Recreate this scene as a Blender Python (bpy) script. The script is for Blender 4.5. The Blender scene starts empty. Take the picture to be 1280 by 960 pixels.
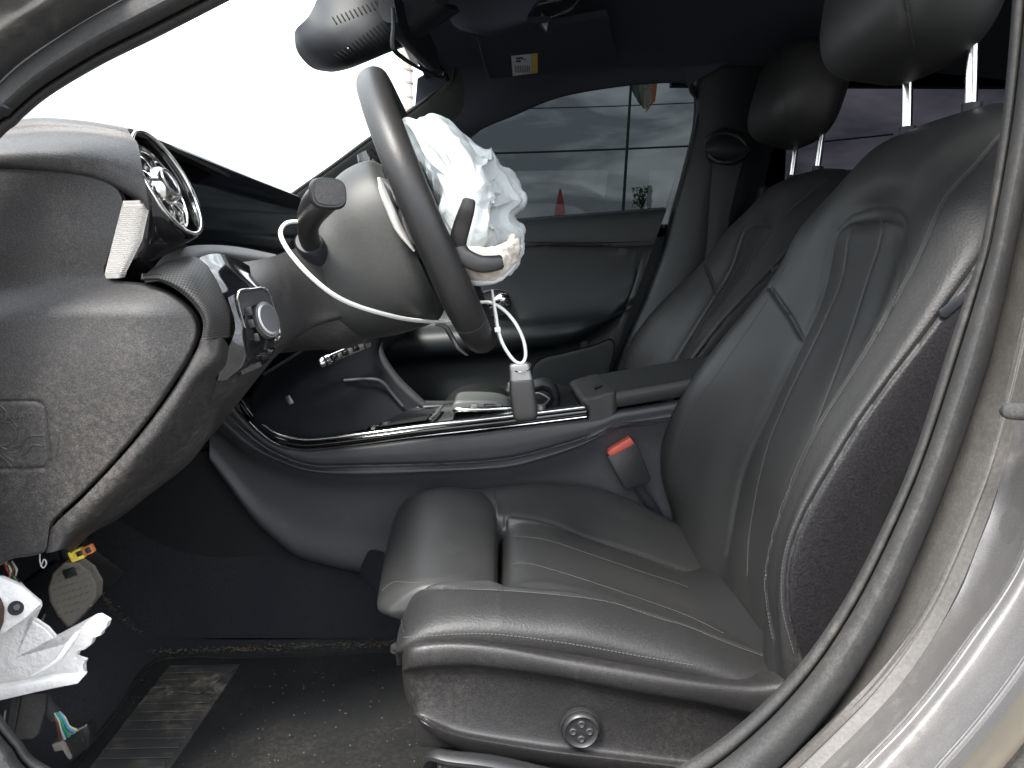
import bpy, bmesh, math, random
import numpy as np
from mathutils import Vector, Matrix, noise
from mathutils.bvhtree import BVHTree

# ------------------------------------------------------------------ camera
S = bpy.context.scene
COL = S.collection
FOC = 962.0                                   # focal length in photo pixels (1280 wide)
CAM = np.array([0.0, -1.37, 0.86])
_p = math.atan(134 / FOC); _y = math.radians(.9)
_f = np.array([math.sin(_y) * math.cos(_p), math.cos(_y) * math.cos(_p), -math.sin(_p)])
_r = np.array([math.cos(_y), -math.sin(_y), 0.0])
_u = np.cross(_r, _f)
cam = bpy.data.cameras.new('camera')
cam.sensor_width = 36; cam.lens = FOC / 1280 * 36
cam.clip_start = .02; cam.clip_end = 3000
camo = bpy.data.objects.new('camera', cam); COL.objects.link(camo)
camo.matrix_world = Matrix(((_r[0], _u[0], -_f[0], CAM[0]), (_r[1], _u[1], -_f[1], CAM[1]), (_r[2], _u[2], -_f[2], CAM[2]), (0, 0, 0, 1)))
S.camera = camo
S.render.engine = 'CYCLES'
S.render.resolution_x = 1024; S.render.resolution_y = 768

# ------------------------------------------------------------------ world, sun, exposure
EL, AZ = math.radians(52), math.radians(208)      # sun high behind the open driver's door
W = bpy.data.worlds.new('World'); S.world = W; W.use_nodes = True
nt = W.node_tree; nt.nodes.clear()
o = nt.nodes.new('ShaderNodeOutputWorld'); bg = nt.nodes.new('ShaderNodeBackground')
sky = nt.nodes.new('ShaderNodeTexSky'); sky.sky_type = 'NISHITA'; sky.sun_disc = False
sky.sun_elevation = EL; sky.sun_rotation = AZ; sky.dust_density = 4; sky.air_density = 1.2
tc = nt.nodes.new('ShaderNodeTexCoord'); mp = nt.nodes.new('ShaderNodeMapping')
mp.inputs['Scale'].default_value = (1, 1, 3.2)
n1 = nt.nodes.new('ShaderNodeTexNoise'); n1.inputs['Scale'].default_value = 7.5
n1.inputs['Detail'].default_value = 7; n1.inputs['Roughness'].default_value = .55; n1.inputs['Distortion'].default_value = .4
rp = nt.nodes.new('ShaderNodeValToRGB')
rp.color_ramp.elements[0].position = .40; rp.color_ramp.elements[0].color = (5.0, 5.4, 6.0, 1)
rp.color_ramp.elements[1].position = .62; rp.color_ramp.elements[1].color = (12.6, 13.1, 13.8, 1)
mx = nt.nodes.new('ShaderNodeMixRGB'); mx.inputs[0].default_value = .88
L = nt.links.new
sx = nt.nodes.new('ShaderNodeSeparateXYZ'); L(tc.outputs['Generated'], sx.inputs[0])      # overcast sky: zenith about three times the horizon
gr = nt.nodes.new('ShaderNodeMapRange'); L(sx.outputs[2], gr.inputs[0])
for i_, v_ in enumerate((0, 1, .42, 1.26)): gr.inputs[i_ + 1].default_value = v_
ov = nt.nodes.new('ShaderNodeMixRGB'); ov.blend_type = 'MULTIPLY'; ov.inputs[0].default_value = 1
L(rp.outputs[0], ov.inputs[1]); L(gr.outputs[0], ov.inputs[2])
L(tc.outputs['Generated'], mp.inputs[0]); L(mp.outputs[0], n1.inputs['Vector']); L(n1.outputs[0], rp.inputs[0])
L(sky.outputs[0], mx.inputs[1]); L(ov.outputs[0], mx.inputs[2]); L(mx.outputs[0], bg.inputs[0])
bg.inputs[1].default_value = .1
L(bg.outputs[0], o.inputs[0])
sun = bpy.data.lights.new('sun', 'SUN'); sun.energy = 1.5; sun.angle = math.radians(14); sun.color = (1, .96, .9)
suno = bpy.data.objects.new('sun', sun); COL.objects.link(suno)
sd = Vector((math.sin(AZ) * math.cos(EL), math.cos(AZ) * math.cos(EL), math.sin(EL)))
suno.rotation_euler = sd.to_track_quat('Z', 'Y').to_euler()
suno.location = (0, -3, 6)
S.view_settings.view_transform = 'Standard'; S.view_settings.look = 'None'
S.view_settings.exposure = 2.6; S.view_settings.gamma = 1

# ------------------------------------------------------------------ helpers
def ray(px, py):
    return _f + _r * ((px - 640) / FOC) + _u * ((480 - py) / FOC)
def P(px, py, Y):                              # where the sight line meets the lengthwise plane Y
    d = ray(px, py); return CAM + d * ((Y - CAM[1]) / d[1])
def PZ(px, py, Z):
    d = ray(px, py); return CAM + d * ((Z - CAM[2]) / d[2])
def PX(px, py, X):
    d = ray(px, py); return CAM + d * ((X - CAM[0]) / d[0])
def A(*a): return np.array(a, float)

def cr(pts, k, closed=False):
    """Catmull-Rom refine along axis 0, k steps per span"""
    p = np.asarray(pts, float); n = len(p)
    if n == 2 and not closed:
        t = np.linspace(0, 1, k + 1).reshape((-1,) + (1,) * (p.ndim - 1))
        return p[0] * (1 - t) + p[1] * t
    out = []
    idx = range(n if closed else n - 1)
    for i in idx:
        if closed: a, b, c, d = p[(i - 1) % n], p[i], p[(i + 1) % n], p[(i + 2) % n]
        else:
            b, c = p[i], p[i + 1]
            a = p[i - 1] if i > 0 else 2 * b - c
            d = p[i + 2] if i + 2 < n else 2 * c - b
        for j in range(k):
            t = j / k
            out.append(.5 * ((2 * b) + (c - a) * t + (2 * a - 5 * b + 4 * c - d) * t * t + (-a + 3 * b - 3 * c + d) * t ** 3))
    if not closed: out.append(p[-1])
    return np.array(out)
def resample(pts, n):
    p = np.asarray(pts, float); d = np.r_[0, np.cumsum(np.linalg.norm(np.diff(p, axis=0), axis=1))]
    t = np.linspace(0, d[-1], n)
    return np.stack([np.interp(t, d, p[:, i]) for i in range(p.shape[1])], 1)
def refine(ctrl, ku, kv, cu=False, cv=False):
    g = cr(ctrl, ku, cu)
    return np.swapaxes(cr(np.swapaxes(g, 0, 1), kv, cv), 0, 1)

class Msh:
    def __init__(s): s.V = np.zeros((0, 3)); s.F = []
    def add(s, V, F):
        b = len(s.V); s.V = np.vstack([s.V, np.asarray(V, float)]) if b else np.array(V, float)
        s.F += [tuple(b + i for i in f) for f in F]; return s
    def join(s, m): return s.add(m.V, m.F)
    def normals(s):
        N = np.zeros_like(s.V)
        q = [f for f in s.F if len(f) >= 3]
        a = np.array([(f[0], f[1], f[2]) for f in q]); c = np.array([(f[0], f[2], f[-1]) for f in q])
        for t in (a, c):
            n = np.cross(s.V[t[:, 1]] - s.V[t[:, 0]], s.V[t[:, 2]] - s.V[t[:, 0]])
            for i in range(3): np.add.at(N, t[:, i], n)
        l = np.linalg.norm(N, axis=1); l[l == 0] = 1
        return N / l[:, None]
    def bvh(s): return BVHTree.FromPolygons([Vector(v) for v in s.V], s.F)
    def trace(s, px, step=2.0, bvh=None):
        """points and normals where sight lines through a curve of the drawing meet this surface"""
        b = bvh or s.bvh(); c = cr(np.array(px, float), 12) if len(px) > 2 else np.array(px, float)
        L_ = np.linalg.norm(np.diff(c, axis=0), axis=1).sum(); c = resample(c, max(2, int(L_ / step)))
        out = []
        for q in c:
            d = Vector(ray(*q)).normalized(); h = b.ray_cast(Vector(CAM), d)
            if h[0] is not None:
                n = h[1];
                if n.dot(d) > 0: n = -n
                out.append((np.array(h[0]), np.array(n)))
        return out
    def groove(s, lines, bvh=None):
        b = bvh or s.bvh(); N = s.normals(); D = np.zeros(len(s.V))
        for px, depth, w in lines:
            h = s.trace(px, 1.5, b)
            if not h: continue
            H = np.array([x[0] for x in h])
            lo, hi = H.min(0) - 3 * w, H.max(0) + 3 * w
            m = np.where(np.all((s.V > lo) & (s.V < hi), axis=1))[0]
            dm = np.full(len(m), 9.)
            for k in range(0, len(H), 64):
                dm = np.minimum(dm, np.linalg.norm(s.V[m][:, None] - H[None, k:k + 64], axis=2).min(1))
            dd = depth * np.exp(-(dm / w) ** 2)
            D[m] = np.where(np.abs(dd) > np.abs(D[m]), dd, D[m])
        s.V = s.V - N * D[:, None]; return s

def grid(G, thick=0.0, cu=False, cv=False, flip=None, outward=False):
    """surface from a point grid, with a closed back 'thick' behind it"""
    G = np.asarray(G); nu, nv = G.shape[:2]
    gu = np.gradient(G, axis=0); gv = np.gradient(G, axis=1)
    if cu: gu = (np.roll(G, -1, 0) - np.roll(G, 1, 0))
    if cv: gv = (np.roll(G, -1, 1) - np.roll(G, 1, 1))
    n = np.cross(gu, gv); l = np.linalg.norm(n, axis=2); l[l < 1e-12] = 1; n /= l[..., None]
    if outward: flip = (n * (G - G.reshape(-1, 3).mean(0))).sum(2).mean() < 0
    if flip is None: flip = (n * (CAM - G)).sum(2).mean() < 0
    if flip: n = -n
    def idx(i, j, o=0): return o + (i % nu) * nv + (j % nv)
    F = []
    for i in range(nu if cu else nu - 1):
        for j in range(nv if cv else nv - 1):
            q = (idx(i, j), idx(i + 1, j), idx(i + 1, j + 1), idx(i, j + 1))
            F.append(q[::-1] if flip else q)
    m = Msh(); V = G.reshape(-1, 3)
    if not thick: return m.add(V, F)
    B = (G - n * thick).reshape(-1, 3); o = nu * nv
    F2 = [tuple(o + k for k in f[::-1]) for f in F]
    R = []
    def edge(a, b):
        q = (a, b, b + o, a + o); R.append(q if flip else q[::-1])
    if not cv:
        for i in range(nu if cu else nu - 1): edge(idx(i, 0), idx(i + 1, 0)); edge(idx(i + 1, nv - 1), idx(i, nv - 1))
    if not cu:
        for j in range(nv if cv else nv - 1): edge(idx(0, j + 1), idx(0, j)); edge(idx(nu - 1, j), idx(nu - 1, j + 1))
    return m.add(np.vstack([V, B]), F + F2 + R)

def patch(rows, ku=6, kv=6, thick=.004, cu=False, cv=False, **k):
    """rows: lists of (px,py,Y) or 3D points (as arrays)"""
    c = np.array([[P(*q) if isinstance(q, tuple) else q for q in r] for r in rows])
    return grid(refine(c, ku, kv, cu, cv), thick, cu, cv, **k)

def loft(rings, k=4, kr=4, cap=True, smooth=True):
    """closed rings (each a closed list of points) swept into a solid"""
    R = np.array(rings, float)
    if smooth: R = refine(R, k, kr, False, True)
    nu, nv = R.shape[:2]; m = Msh(); F = []
    for i in range(nu - 1):
        for j in range(nv): F.append((i * nv + j, i * nv + (j + 1) % nv, (i + 1) * nv + (j + 1) % nv, (i + 1) * nv + j))
    V = R.reshape(-1, 3)
    if cap:
        V = np.vstack([V, R[0].mean(0), R[-1].mean(0)]); a = nu * nv
        for j in range(nv):
            F.append((a, (j + 1) % nv, j)); F.append((a + 1, (nu - 1) * nv + j, (nu - 1) * nv + (j + 1) % nv))
    c = V.mean(0); m.add(V, F)
    # outward check
    v = 0
    for f in F[::7]:
        a_, b_, c_ = V[f[0]] - c, V[f[1]] - c, V[f[2]] - c; v += np.dot(a_, np.cross(b_, c_))
    if v < 0: m.F = [f[::-1] for f in m.F]
    return m

def tube(pts, r, n=10, k=6, flat=1.0, up=(0, 0, 1), closed=False):
    p = np.array([P(*q) if isinstance(q, tuple) else q for q in pts], float)
    rr = np.array(r if hasattr(r, '__len__') else [r] * len(p), float)
    if k > 1 and len(p) > 2:
        q = cr(np.c_[p, rr], k, closed); p, rr = q[:, :3], np.maximum(q[:, 3], 1e-5)
    T = np.gradient(p, axis=0)
    if closed: T = np.roll(p, -1, 0) - np.roll(p, 1, 0)
    T /= np.linalg.norm(T, axis=1)[:, None] + 1e-12
    rings = []; a = np.array(up, float)
    for c, t, ra in zip(p, T, rr):
        b = a - t * a.dot(t)
        if np.linalg.norm(b) < 1e-3: b = np.cross(t, (1, 0, .3))
        b /= np.linalg.norm(b); s_ = np.cross(t, b); a = b
        rings.append([c + ra * (math.cos(w) * b + flat * math.sin(w) * s_) for w in np.linspace(0, 2 * math.pi, n, endpoint=False)])
    if closed:
        R = np.array(rings); nu = len(R); F = []
        for i in range(nu):
            for j in range(n): F.append((i * n + j, i * n + (j + 1) % n, ((i + 1) % nu) * n + (j + 1) % n, ((i + 1) % nu) * n + j))
        return Msh().add(R.reshape(-1, 3), F)
    return loft(rings, smooth=False)

def box(c, s, R=None, bev=.0, seg=2):
    """bevelled block centred on c, R = 3x3 rows of axes"""
    bm = bmesh.new(); bmesh.ops.create_cube(bm, size=1)
    for v in bm.verts: v.co = Vector((v.co.x * s[0], v.co.y * s[1], v.co.z * s[2]))
    if bev: bmesh.ops.bevel(bm, geom=list(bm.edges), offset=min(bev, .48 * min(s)), segments=seg, affect='EDGES', profile=.5)
    V = np.array([v.co[:] for v in bm.verts]); F = [tuple(v.index for v in f.verts) for f in bm.faces]
    bm.free()
    if R is not None: V = V @ np.array(R, float)
    return Msh().add(V + np.array(c), F)
def axes(x, up=(0, 0, 1)):
    x = np.array(x, float); x /= np.linalg.norm(x); u_ = np.array(up, float)
    z = u_ - x * u_.dot(x); z /= np.linalg.norm(z); return [x, np.cross(z, x), z]

def prism(outline, depthvec, bev=0.0):
    """outline: 3D points of a flat-ish plate, extruded by depthvec"""
    bm = bmesh.new(); vs = [bm.verts.new(p) for p in outline]
    f = bm.faces.new(vs); r = bmesh.ops.extrude_face_region(bm, geom=[f])
    for v in r['geom']:
        if isinstance(v, bmesh.types.BMVert): v.co += Vector(depthvec)
    bmesh.ops.recalc_face_normals(bm, faces=bm.faces)
    if bev: bmesh.ops.bevel(bm, geom=list(bm.edges), offset=bev, segments=2, affect='EDGES', profile=.5)
    bmesh.ops.triangulate(bm, faces=[f for f in bm.faces if len(f.verts) > 4])
    bm.verts.index_update()
    V = [v.co[:] for v in bm.verts]; F = [tuple(v.index for v in f.verts) for f in bm.faces]; bm.free()
    return Msh().add(V, F)

def disc_panel(outline, centre, Yf, thick=.006, edge=.006, n=36, step=3, curved=True, ex=1.6):
    """plate with a free outline (drawn points), depth Yf(px,py), rounded rim"""
    c = cr(np.array(outline, float), 8, True) if curved else np.array(outline, float); c = np.vstack([c, c[:1]])
    L_ = np.linalg.norm(np.diff(c, axis=0), axis=1).sum(); c = resample(c, int(L_ / step))[:-1]
    ce = np.array(centre, float); rings = []
    for k in range(n):
        t = 1 - (k / n) ** ex; ring = []
        for q in c:
            v = ce + (q - ce) * t; Y = Yf(v[0], v[1]); D = Y - CAM[1]
            d = (1 - t) * np.linalg.norm(q - ce) * D / FOC
            e = edge * (1 - math.sqrt(max(0, 1 - (1 - min(d, edge) / edge) ** 2))) if edge else 0
            ring.append(P(v[0], v[1], Y + e))
        rings.append(ring)
    m = len(c); nr_ = len(rings); apex = P(ce[0], ce[1], Yf(*ce))[None]
    fr_ = np.vstack([np.array(r) for r in rings] + [apex]); V = np.vstack([fr_, fr_ + A(0, thick, 0)]); F = []
    o = nr_ * m + 1
    for i in range(nr_ - 1):
        for j in range(m):
            q = (i * m + j, i * m + (j + 1) % m, (i + 1) * m + (j + 1) % m, (i + 1) * m + j); F.append(q); F.append(tuple(o + k for k in q[::-1]))
    b = (nr_ - 1) * m; a = nr_ * m
    for j in range(m):
        q = (b + j, b + (j + 1) % m, a); F.append(q); F.append(tuple(o + k for k in q[::-1]))
        F.append((j, j + o, (j + 1) % m + o, (j + 1) % m))
    ms = Msh().add(V, F); N = ms.normals()
    if (N[b:b + m] * (CAM - V[b:b + m])).sum() < 0: ms.F = [f[::-1] for f in ms.F]
    return ms

def stitches(m, px, pitch=.0042, ln=.0028, r=.00045, lift=.0003, bvh=None, side=0.0):
    h = m.trace(px, 1.0, bvh); out = Msh()
    if len(h) < 3: return out
    H = np.array([a for a, b in h]); N = np.array([b for a, b in h])
    d = np.r_[0, np.cumsum(np.linalg.norm(np.diff(H, axis=0), axis=1))]
    for s_ in np.arange(0, d[-1] - ln, pitch):
        a = np.array([np.interp(s_, d, H[:, i]) for i in range(3)]); b = np.array([np.interp(s_ + ln, d, H[:, i]) for i in range(3)])
        n = np.array([np.interp(s_, d, N[:, i]) for i in range(3)]); n /= np.linalg.norm(n)
        t = b - a
        if np.linalg.norm(t) > ln * 3 or np.linalg.norm(t) < 1e-5: continue
        t /= np.linalg.norm(t); w = np.cross(n, t); o_ = n * lift + w * side
        out.join(box((a + b) / 2 + o_, (ln, 2 * r, 2 * r), [t, w, n], 0))
    return out
def bead(m, px, r, lift=0.0, n=6, bvh=None, step=4):
    h = m.trace(px, step, bvh)
    return tube([a + b * lift for a, b in h], r, n, 1)

# ------------------------------------------------------------------ objects
class Thing:
    def __init__(s, name, label, cat, loc, group=None):
        s.e = bpy.data.objects.new(name, None); COL.objects.link(s.e); s.loc = np.array(loc, float)
        s.e.location = s.loc; s.e['label'] = label; s.e['category'] = cat; s.e.empty_display_size = .05
        if group: s.e['group'] = group
    def part(s, name, m, mat, parent=None, smooth=40, kind=None, label=None):
        ob = mkobj(name, m, mat, s.loc, smooth); ob.parent = parent or s.e
        if kind: ob['kind'] = kind
        if label: ob['label'] = label
        return ob
def mkobj(name, m, mat, loc=(0, 0, 0), smooth=40):
    me = bpy.data.meshes.new(name)
    me.from_pydata((m.V - np.array(loc)).tolist(), [], m.F); me.validate(); me.update()
    me.materials.append(mat)
    if smooth:
        me.polygons.foreach_set('use_smooth', [True] * len(me.polygons))
        try: me.set_sharp_from_angle(angle=math.radians(smooth))
        except Exception: pass
    ob = bpy.data.objects.new(name, me); COL.objects.link(ob)
    return ob
def single(name, m, mat, label=None, cat=None, group=None, kind=None, smooth=40, loc=None):
    loc = np.array(loc, float) if loc is not None else A(m.V[:, 0].mean(), m.V[:, 1].mean(), m.V[:, 2].min())
    ob = mkobj(name, m, mat, loc, smooth); ob.location = loc
    if label: ob['label'] = label
    if cat: ob['category'] = cat
    if group: ob['group'] = group
    if kind: ob['kind'] = kind
    return ob

# ------------------------------------------------------------------ materials
def mat(name, base, rough=.5, metal=0, bump=None, bump2=None, dust=None, coat=0, var=None, spec=.5, sheen=0, rvar=0, speck=None):
    m = bpy.data.materials.new(name); m.use_nodes = True; t = m.node_tree; b = t.nodes['Principled BSDF']
    b.inputs['Base Color'].default_value = (*base, 1); b.inputs['Roughness'].default_value = rough
    b.inputs['Metallic'].default_value = metal; b.inputs['Specular IOR Level'].default_value = spec
    if coat: b.inputs['Coat Weight'].default_value = coat; b.inputs['Coat Roughness'].default_value = .06
    if sheen: b.inputs['Sheen Weight'].default_value = sheen
    tc = t.nodes.new('ShaderNodeTexCoord'); l = t.links.new
    col = None
    def nz(sc, det=4, ro=.6):
        n = t.nodes.new('ShaderNodeTexNoise'); n.inputs['Scale'].default_value = sc; n.inputs['Detail'].default_value = det
        n.inputs['Roughness'].default_value = ro; l(tc.outputs['Object'], n.inputs['Vector']); return n.outputs[0]
    def mr(src, a, b_, c=0, d=1):
        n = t.nodes.new('ShaderNodeMapRange'); l(src, n.inputs[0])
        for i, v in enumerate((a, b_, c, d)): n.inputs[i + 1].default_value = v
        return n.outputs[0]
    def mixc(fac, c1, c2):
        n = t.nodes.new('ShaderNodeMixRGB'); l(fac, n.inputs[0])
        for i, c in ((1, c1), (2, c2)):
            if isinstance(c, tuple): n.inputs[i].default_value = (*c, 1)
            else: l(c, n.inputs[i])
        return n.outputs[0]
    cur = tuple(base)
    if var:                                                # (scale, other colour)
        cur = mixc(mr(nz(var[0]), .35, .65), cur, tuple(var[1]))
    if dust:                                               # (amount, colour, big scale, fine scale)
        am, dc, s1, s2 = dust
        f1 = mr(nz(s1, 3), .42, .72); f2 = mr(nz(s2, 6, .75), .40, .75)
        mu = t.nodes.new('ShaderNodeMath'); mu.operation = 'MULTIPLY'; l(f1, mu.inputs[0]); l(f2, mu.inputs[1])
        m2 = t.nodes.new('ShaderNodeMath'); m2.operation = 'MULTIPLY'; l(mu.outputs[0], m2.inputs[0]); m2.inputs[1].default_value = am
        m2.use_clamp = True
        cur = mixc(m2.outputs[0], cur, tuple(dc))
        rr = t.nodes.new('ShaderNodeMath'); rr.operation = 'MULTIPLY_ADD'; l(m2.outputs[0], rr.inputs[0]); rr.inputs[1].default_value = .5; rr.inputs[2].default_value = rough
        rr.use_clamp = True; l(rr.outputs[0], b.inputs['Roughness'])
    elif rvar:
        l(mr(nz(rvar, 5), .3, .7, rough * .75, min(1, rough * 1.3)), b.inputs['Roughness'])
    if speck:
        fs_ = mr(nz(speck[0], 2, .8), .40, .66)
        dk_ = t.nodes.new('ShaderNodeMixRGB'); dk_.blend_type = 'MULTIPLY'; dk_.inputs[0].default_value = 1
        if isinstance(cur, tuple): dk_.inputs[1].default_value = (*cur, 1)
        else: l(cur, dk_.inputs[1])
        dk_.inputs[2].default_value = (speck[1],) * 3 + (1,)
        lo_ = cur; cur = mixc(fs_, lo_, dk_.outputs[0])
    if not isinstance(cur, tuple): l(cur, b.inputs['Base Color'])
    h = None
    for bp in (bump, bump2):
        if not bp: continue
        kind, sc, st, dist = bp
        if kind == 'vor':
            n = t.nodes.new('ShaderNodeTexVoronoi'); n.inputs['Scale'].default_value = sc; n.feature = 'SMOOTH_F1'
            n.inputs['Randomness'].default_value = 1; l(tc.outputs['Object'], n.inputs['Vector']); src = n.outputs['Distance']
        elif kind == 'dot':
            n = t.nodes.new('ShaderNodeTexVoronoi'); n.inputs['Scale'].default_value = sc
            n.inputs['Randomness'].default_value = .05; l(tc.outputs['Object'], n.inputs['Vector']); src = mr(n.outputs['Distance'], .28, .42, 0, 1)
        else: src = nz(sc, 3, .7)
        bn = t.nodes.new('ShaderNodeBump'); bn.inputs['Strength'].default_value = st; bn.inputs['Distance'].default_value = dist
        l(src, bn.inputs['Height'])
        if h: l(h, bn.inputs['Normal'])
        h = bn.outputs[0]
    if h: l(h, b.inputs['Normal'])
    return m
DC = (.22, .19, .155)
M = {}
M['leather'] = mat('smooth_black_leather', (.0235, .0238, .0238), .47, bump=('noise', 900, .25, .0004), bump2=('noise', 16, .10, .004), dust=(.22, (.10, .095, .085), 6, 60), spec=.42)
M['grain'] = mat('grained_black_leather', (.015, .0148, .015), .52, spec=.4, speck=(520, 1.6), bump=('vor', 420, .35, .0008), bump2=('noise', 14, .08, .004), dust=(.06, (.1, .09, .08), 6, 80))
M['thread'] = mat('grey_thread', (.062, .062, .06), .8)
M['shadedvinyl'] = mat('shaded_side_vinyl', (.0055, .005, .0056), .5, spec=.35, speck=(480, 2.6), bump=('vor', 380, .4, .0008))  # side vinyl, darkened so its colour carries the shade on the seat sides
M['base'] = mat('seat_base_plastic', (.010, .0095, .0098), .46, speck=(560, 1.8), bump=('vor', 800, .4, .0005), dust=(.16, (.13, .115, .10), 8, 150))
M['hard'] = mat('dark_grained_plastic', (.020, .019, .0193), .50, speck=(620, 2.0), bump=('vor', 800, .42, .0005), dust=(.34, (.16, .145, .13), 5, 130))
M['hard2'] = mat('dusty_grained_plastic', (.0195, .0185, .0185), .50, speck=(620, 2.1), bump=('vor', 800, .42, .0005), dust=(.5, (.13, .115, .10), 7, 160))
M['padgrey'] = mat('touch_pad_grey', (.10, .105, .10), .4)
M['dial'] = mat('dial_face_black', (.02, .02, .022), .4)
M['dots'] = mat('perforated_trim', (.046, .044, .043), .5, bump=('vor', 700, .3, .0005), dust=(.5, (.2, .19, .17), 8, 60))
M['softdark'] = mat('dark_soft_plastic', (.012, .013, .017), .55, bump=('vor', 900, .25, .0004))
M['door'] = mat('dark_door_trim', (.012, .0155, .0175), .5, bump=('vor', 700, .2, .0004))
M['shroud'] = mat('satin_column_plastic', (.024, .025, .024), .5, bump=('vor', 1100, .22, .0003), dust=(.1, (.2, .2, .18), 9, 200))
M['gloss'] = mat('gloss_black', (.004, .004, .005), .06, coat=.6, dust=(.12, (.2, .19, .17), 20, 240))
M['screen'] = mat('display_glass', (.0035, .0035, .006), .07, dust=(.05, (.14, .14, .14), 16, 260), spec=.22)
M['chrome'] = mat('chrome', (.78, .77, .75), .16, 1, rvar=60)
M['silver'] = mat('satin_silver', (.25, .25, .248), .42, .85, rvar=80)
M['ribsilver'] = mat('ribbed_aluminium', (.85, .83, .80), .42, .8)
M['rubber'] = mat('door_rubber', (.033, .033, .033), .8, spec=.25, speck=(380, 1.4), bump=('noise', 500, .2, .0006), dust=(.5, (.14, .125, .11), 9, 90))
M['rim'] = mat('rim_leather', (.019, .0185, .0185), .46, bump=('vor', 520, .22, .0005), dust=(.15, (.12, .1, .09), 10, 80))
M['paint'] = mat('grey_metallic_paint', (.25, .245, .24), .38, .75, speck=(700, 1.25), var=(3, (.27, .26, .26)), dust=(1.3, (.30, .285, .26), 7, 75), coat=.25)
M['flange'] = mat('dusty_painted_flange', (.095, .091, .086), .55, .3, speck=(300, 1.3), dust=(.6, (.165, .152, .135), 9, 60), bump=('noise', 60, .15, .002))
M['carpet'] = mat('black_carpet', (.022, .024, .029), .95, bump=('noise', 900, .9, .003), dust=(.38, (.12, .105, .085), 4, 220), sheen=.05, spec=.15)
M['matcarpet'] = mat('mat_carpet', (.017, .018, .019), .95, bump=('noise', 1100, .9, .003), dust=(.6, (.10, .09, .07), 5, 160), spec=.15)
M['pad'] = mat('heel_pad_rubber', (.03, .03, .029), .6, dust=(1.5, (.22, .19, .145), 9, 60), bump=('noise', 300, .3, .001))
M['liner'] = mat('dark_headliner', (.050, .054, .068), .95, bump=('noise', 1500, .4, .0006), spec=.1)
M['bag'] = mat('airbag_cloth', (.52, .555, .555), .75, bump=('noise', 260, .25, .001), bump2=('noise', 40, .35, .006), var=(9, (.72, .77, .77)))
M['bagdirty'] = mat('airbag_cloth_soiled', (.62, .56, .47), .8, bump=('noise', 200, .4, .0015), var=(30, (.75, .70, .63)))
M['white'] = mat('broken_white_plastic', (.80, .78, .76), .5, bump=('noise', 50, .5, .006), dust=(.15, (.5, .42, .36), 14, 60))
M['tie'] = mat('white_nylon', (.78, .79, .76), .45)
M['keyblack'] = mat('key_black', (.018, .017, .017), .42, bump=('noise', 900, .15, .0003))
M['red'] = mat('red_button', (.42, .07, .045), .5)
M['yellow'] = mat('yellow_plastic', (.75, .58, .06), .45, dust=(.3, (.3, .25, .15), 40, 200))
M['orange'] = mat('orange_plastic', (.62, .20, .06), .45)
M['black'] = mat('black_plastic', (.015, .015, .016), .4, dust=(.3, (.12, .11, .10), 12, 150))
M['blackm'] = mat('matt_black', (.006, .006, .007), .8)
M['pedal'] = mat('worn_pedal_rubber', (.20, .185, .155), .7, dust=(1.2, (.24, .21, .17), 20, 90))
M['steel'] = mat('dark_steel', (.05, .05, .05), .5, .6)
M['labelw'] = mat('label_white', (.62, .64, .66), .6)
M['labely'] = mat('label_yellow', (.72, .48, .10), .6)
M['ink'] = mat('ink', (.03, .03, .035), .7)
M['belt'] = mat('belt_webbing', (.035, .036, .040), .7, bump=('noise', 700, .4, .001))
M['taupe'] = mat('grey_rear_panel', (.10, .09, .105), .85, bump=('noise', 20, .2, .01))
M['ground'] = mat('concrete_ground', (.13, .125, .115), .9, var=(1.2, (.09, .088, .085)), bump=('noise', 40, .4, .01))
M['roofpaint'] = M['paint']
def wire_mat(n, c): return mat(n, c, .45)
def glass(name, tint, refl=1.0):
    m = bpy.data.materials.new(name); m.use_nodes = True; t = m.node_tree; t.nodes.clear(); l = t.links.new
    o = t.nodes.new('ShaderNodeOutputMaterial'); tr = t.nodes.new('ShaderNodeBsdfTransparent'); tr.inputs[0].default_value = (*tint, 1)
    g = t.nodes.new('ShaderNodeBsdfGlossy'); g.inputs['Roughness'].default_value = .02; g.inputs[0].default_value = (refl, refl, refl, 1)
    lw = t.nodes.new('ShaderNodeLayerWeight'); lw.inputs[0].default_value = .5
    pw = t.nodes.new('ShaderNodeMath'); pw.operation = 'POWER'; pw.inputs[1].default_value = 4.5; l(lw.outputs['Facing'], pw.inputs[0])
    ma = t.nodes.new('ShaderNodeMath'); ma.operation = 'MULTIPLY_ADD'; ma.inputs[1].default_value = .6; ma.inputs[2].default_value = .03; l(pw.outputs[0], ma.inputs[0])
    mx = t.nodes.new('ShaderNodeMixShader')
    l(ma.outputs[0], mx.inputs[0]); l(tr.outputs[0], mx.inputs[1]); l(g.outputs[0], mx.inputs[2]); l(mx.outputs[0], o.inputs[0])
    return m
# both faces of a pane are crossed, so each face carries the square root of the tint
M['wind'] = glass('clear_windscreen', (.95, .96, .95), .3)
M['tint'] = glass('tinted_window', (.172, .183, .184), .25)
M['tint2'] = glass('privacy_window', (.128, .122, .134), .25)

# ------------------------------------------------------------------ the place outside
g = grid(np.array([[A(x, y, 0) for y in (-400, -20, -3, 0, 3, 20, 400)] for x in (-400, -20, -3, 0, 3, 20, 400)]), 0, flip=None)
if g.normals()[:, 2].mean() < 0: g.F = [f[::-1] for f in g.F]
single('ground', g, M['ground'], kind='structure', loc=(0, 0, 0))

def lerpx(poly, xs):
    p = np.array(poly, float); return [(float(x), float(np.interp(x, p[:, 0], p[:, 1]))) for x in xs]

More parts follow.
